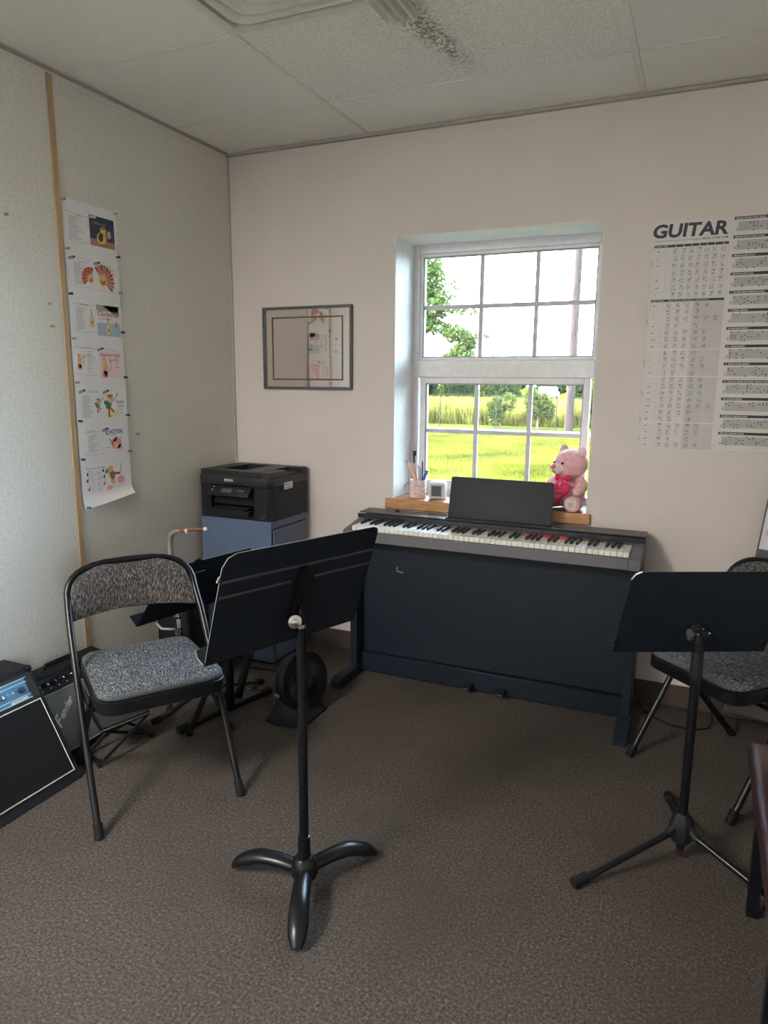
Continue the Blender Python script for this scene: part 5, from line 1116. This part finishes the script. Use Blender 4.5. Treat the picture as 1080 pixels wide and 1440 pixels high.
# near tree left of the view, a bough reaching across the window
nt_ = E('tree', 'leafy tree reaching in from the left of the window', 'tree', (-8.2, 14.2, GZ), 0, 'trees outside')
P('trunk', MB().tube([(-8.2, 14.2, GZ), (-8.15, 14.2, 1.5), (-8.0, 14.1, 3.0), (-7.3, 14.0, 4.6)], [0.22, 0.19, 0.15, 0.08], 10), barkm, nt_)
P('bough', MB().tube([(-8.1, 14.2, 2.0), (-6.0, 14.0, 3.0), (-4.4, 13.9, 2.9), (-3.2, 13.95, 2.5), (-3.1, 13.95, 2.1)], [0.10, 0.06, 0.03, 0.014, 0.006], 8), barkm, nt_)
E1 = [((-4.15, 14, 4.0), (0.42, 0.6, 0.55), 900), ((-4.05, 14, 3.35), (0.42, 0.6, 0.50), 800), ((-4.25, 14, 2.95), (0.40, 0.5, 0.32), 330), ((-3.85, 13.9, 2.78), (0.32, 0.4, 0.20), 150), ((-3.45, 13.9, 2.62), (0.32, 0.4, 0.22), 260), ((-3.10, 13.9, 2.45), (0.30, 0.4, 0.26), 320), ((-3.20, 13.9, 2.08), (0.30, 0.4, 0.30), 480), ((-3.5, 13.9, 1.72), (0.40, 0.4, 0.2), 200), ((-3.40, 13.9, 3.18), (0.28, 0.3, 0.14), 50), ((-3.05, 13.9, 3.14), (0.26, 0.3, 0.12), 34), ((-3.50, 13.9, 3.62), (0.20, 0.3, 0.25), 46), ((-2.72, 13.9, 2.55), (0.16, 0.3, 0.12), 26), ((-5.3, 14, 4.2), (1.2, 1.2, 1.4), 1500), ((-6.9, 14, 4.6), (1.5, 1.5, 1.5), 1500)]
o = tri_obj('foliage', leaves(E1, 0.075, 3), lf1, nt_); o['kind'] = 'stuff'
def bush(x, y, w_, h_, label, m, seed, trunk=True):
    t = E('tree', label, 'tree', (x, y, GZ), 0, 'trees outside')
    P('trunk', MB().tube([(x, y, GZ), (x+0.1, y, GZ+h_*0.4), (x, y, GZ+h_*0.7)], [0.16, 0.11, 0.05], 8), barkm, t)
    rg_ = random.Random(seed); el = []
    for k in range(12): el.append(((x+rg_.uniform(-.24, .24)*w_, y+rg_.uniform(-.2, .2)*w_, GZ+h_*rg_.uniform(0.12, 0.76)), (w_*0.25, w_*0.25, h_*0.24), 480))
    q = tri_obj('foliage', leaves(el, 0.15 if y < 60 else 0.26, seed), m, t); q['kind'] = 'stuff'
# far line of trees, left to right as seen through the panes
far = [(-16.9, 54, 3.1, 4.7, 'pale rounded tree standing tallest at the left of the far tree line', lf3), (-13.7, 54, 3.1, 4.5, 'yellow-green tree right of the bough tip in the far line', lf3), (-20.1, 54, 3.1, 3.6, 'dark tree furthest left of the far line', lf2), (-17.6, 49.5, 3.1, 3.0, 'low dark tree in front of the tallest pale tree', lf2), (-14.4, 49.5, 3.1, 2.9, 'low dark tree left of the middle of the far line', lf2), (-11.2, 49.5, 3.1, 3.0, 'dark tree in the middle of the far line, left of the car', lf2), (-5.5, 50, 3.1, 3.2, 'dark tree behind the utility pole, right of the car', lf2), (-2.4, 44, 2.9, 3.7, 'yellow-green tree right of the utility pole', lf3), (0.6, 44, 2.9, 4.0, 'large tree furthest right of the far line', lf2),
       (-31.5, 86, 5.6, 4.2, 'most distant tree, leftmost of the row behind the far line', lf2), (-25.7, 86, 5.6, 4.3, 'most distant tree, second from the left behind the far line', lf2), (-19.9, 86, 5.6, 4.2, 'most distant tree standing right behind the white car', lf2), (-14.0, 86, 5.6, 4.4, 'most distant tree behind and left of the utility pole', lf2), (-8.0, 86, 5.6, 4.2, 'most distant tree, rightmost of the row behind the far line', lf2)]
for k, (x, y, w_, h_, lb, m) in enumerate(far): bush(x, y, w_, h_, lb, m, 40+k)
def shrub(x, y, w_, h_, label, seed):
    t = E('shrub', label, 'shrub', (x, y, GZ), 0, 'shrubs along the track')
    P('stem', MB().tube([(x, y, GZ), (x+0.05, y, GZ+h_*0.5), (x+0.15, y, GZ+h_*0.85)], [0.05, 0.04, 0.02], 8), mat('red_brown_stem', (0.0992, 0.0465, 0.0310), 0.8), t)
    rg_ = random.Random(seed); el = [((x+rg_.uniform(-.4, .4)*w_, y+rg_.uniform(-.3, .3), GZ+h_*rg_.uniform(0.3, 0.75)), (w_*0.33, 0.34, h_*0.28), 240) for k in range(6)]
    q = tri_obj('foliage', leaves(el, 0.09, seed), lf3, t); q['kind'] = 'stuff'
shrub(-5.45, 26.3, 0.9, 1.45, 'yellow-green shrub left of the brown stem, behind the track', 71)
shrub(-3.85, 26.3, 1.0, 1.75, 'shrub with red-brown stem left of the utility pole', 72)
shrub(-1.45, 26.3, 1.1, 2.3, 'tall shrub right of the utility pole', 73)
shrub(-0.2, 26.3, 1.0, 1.9, 'shrub furthest right behind the track', 74)
up_ = E('utility_pole', 'tall weathered wooden utility pole beyond the lawn', 'pole', (-2.50, 25.9, GZ))
polem = multi('weathered_pole_wood', [(0.3, (0.018, 0.0115, 0.0095)), (0.5, (0.029, 0.0195, 0.016)), (0.7, (0.043, 0.031, 0.026))], 4, 6, 0.9, stretch=(6, 6, 0.5), spec=0.1)
P('shaft', MB().tube([(-2.50, 25.9, GZ), (-2.48, 25.9, 4.0), (-2.45, 25.9, 9.0)], [0.175, 0.16, 0.13], 14), polem, up_)
P('top_cap', MB().lathe([(0.0, 0.0), (0.135, 0.0), (0.135, 0.03), (0.0, 0.07)], Matrix.Translation((-2.45, 25.9, 9.0)), 12), polem, up_)
fe = E('wire_fence', 'thin wire fence with slim posts behind the weeds', 'fence', (-8, 25.55, GZ))
fpm = mat('galvanised_post', (0.022, 0.022, 0.021), 0.9, spec=0.02)
for k in range(8):
    x = -15.2+2.45*k; P('post', MB().tube([(x, 25.55, GZ), (x, 25.55, GZ+1.42)], 0.020, 8), fpm, fe)
for z in (0.6, 1.0, 1.38): P('wire', MB().tube([(-15.2, 25.55, GZ+z), (1.95, 25.55, GZ+z)], 0.006, 5), fpm, fe)
cx_, cy_ = -13.9, 78.0
car = E('car', 'small white parked car far behind the weeds, seen end-on', 'car', (cx_, cy_, GZ), 0)
wcar = mat('white_car_paint', (0.06, 0.06, 0.065), 0.5)
P('body', MB().prism([(0.0, 0.35), (0.0, 0.95), (0.15, 1.02), (0.45, 1.50), (2.4, 1.52), (3.0, 1.05), (4.0, 0.92), (4.1, 0.35)], 1.75, axes((cx_-0.87, cy_, GZ), (0, 1, 0), (0, 0, 1)), bev=0.05), wcar, car)
P('rear_window', MB().prism([(-0.68, 0.0), (0.68, 0.0), (0.58, 0.42), (-0.58, 0.42)], 0.02, axes((cx_, cy_+0.13, GZ+1.06), (1, 0, 0), (0, 0.53, 0.85))), mat('dark_car_glass', (0.02, 0.025, 0.03), 0.2), car)
for x, y in ((-0.72, 0.75), (0.72, 0.75), (-0.72, 3.3), (0.72, 3.3)):
    P('wheel', MB().lathe([(0.0, -0.1), (0.30, -0.1), (0.33, -0.06), (0.33, 0.06), (0.30, 0.1), (0, 0.1)], axes((cx_+x, cy_+y, GZ+0.33), (0, 1, 0), (0, 0, 1)), 18), rubber, car)
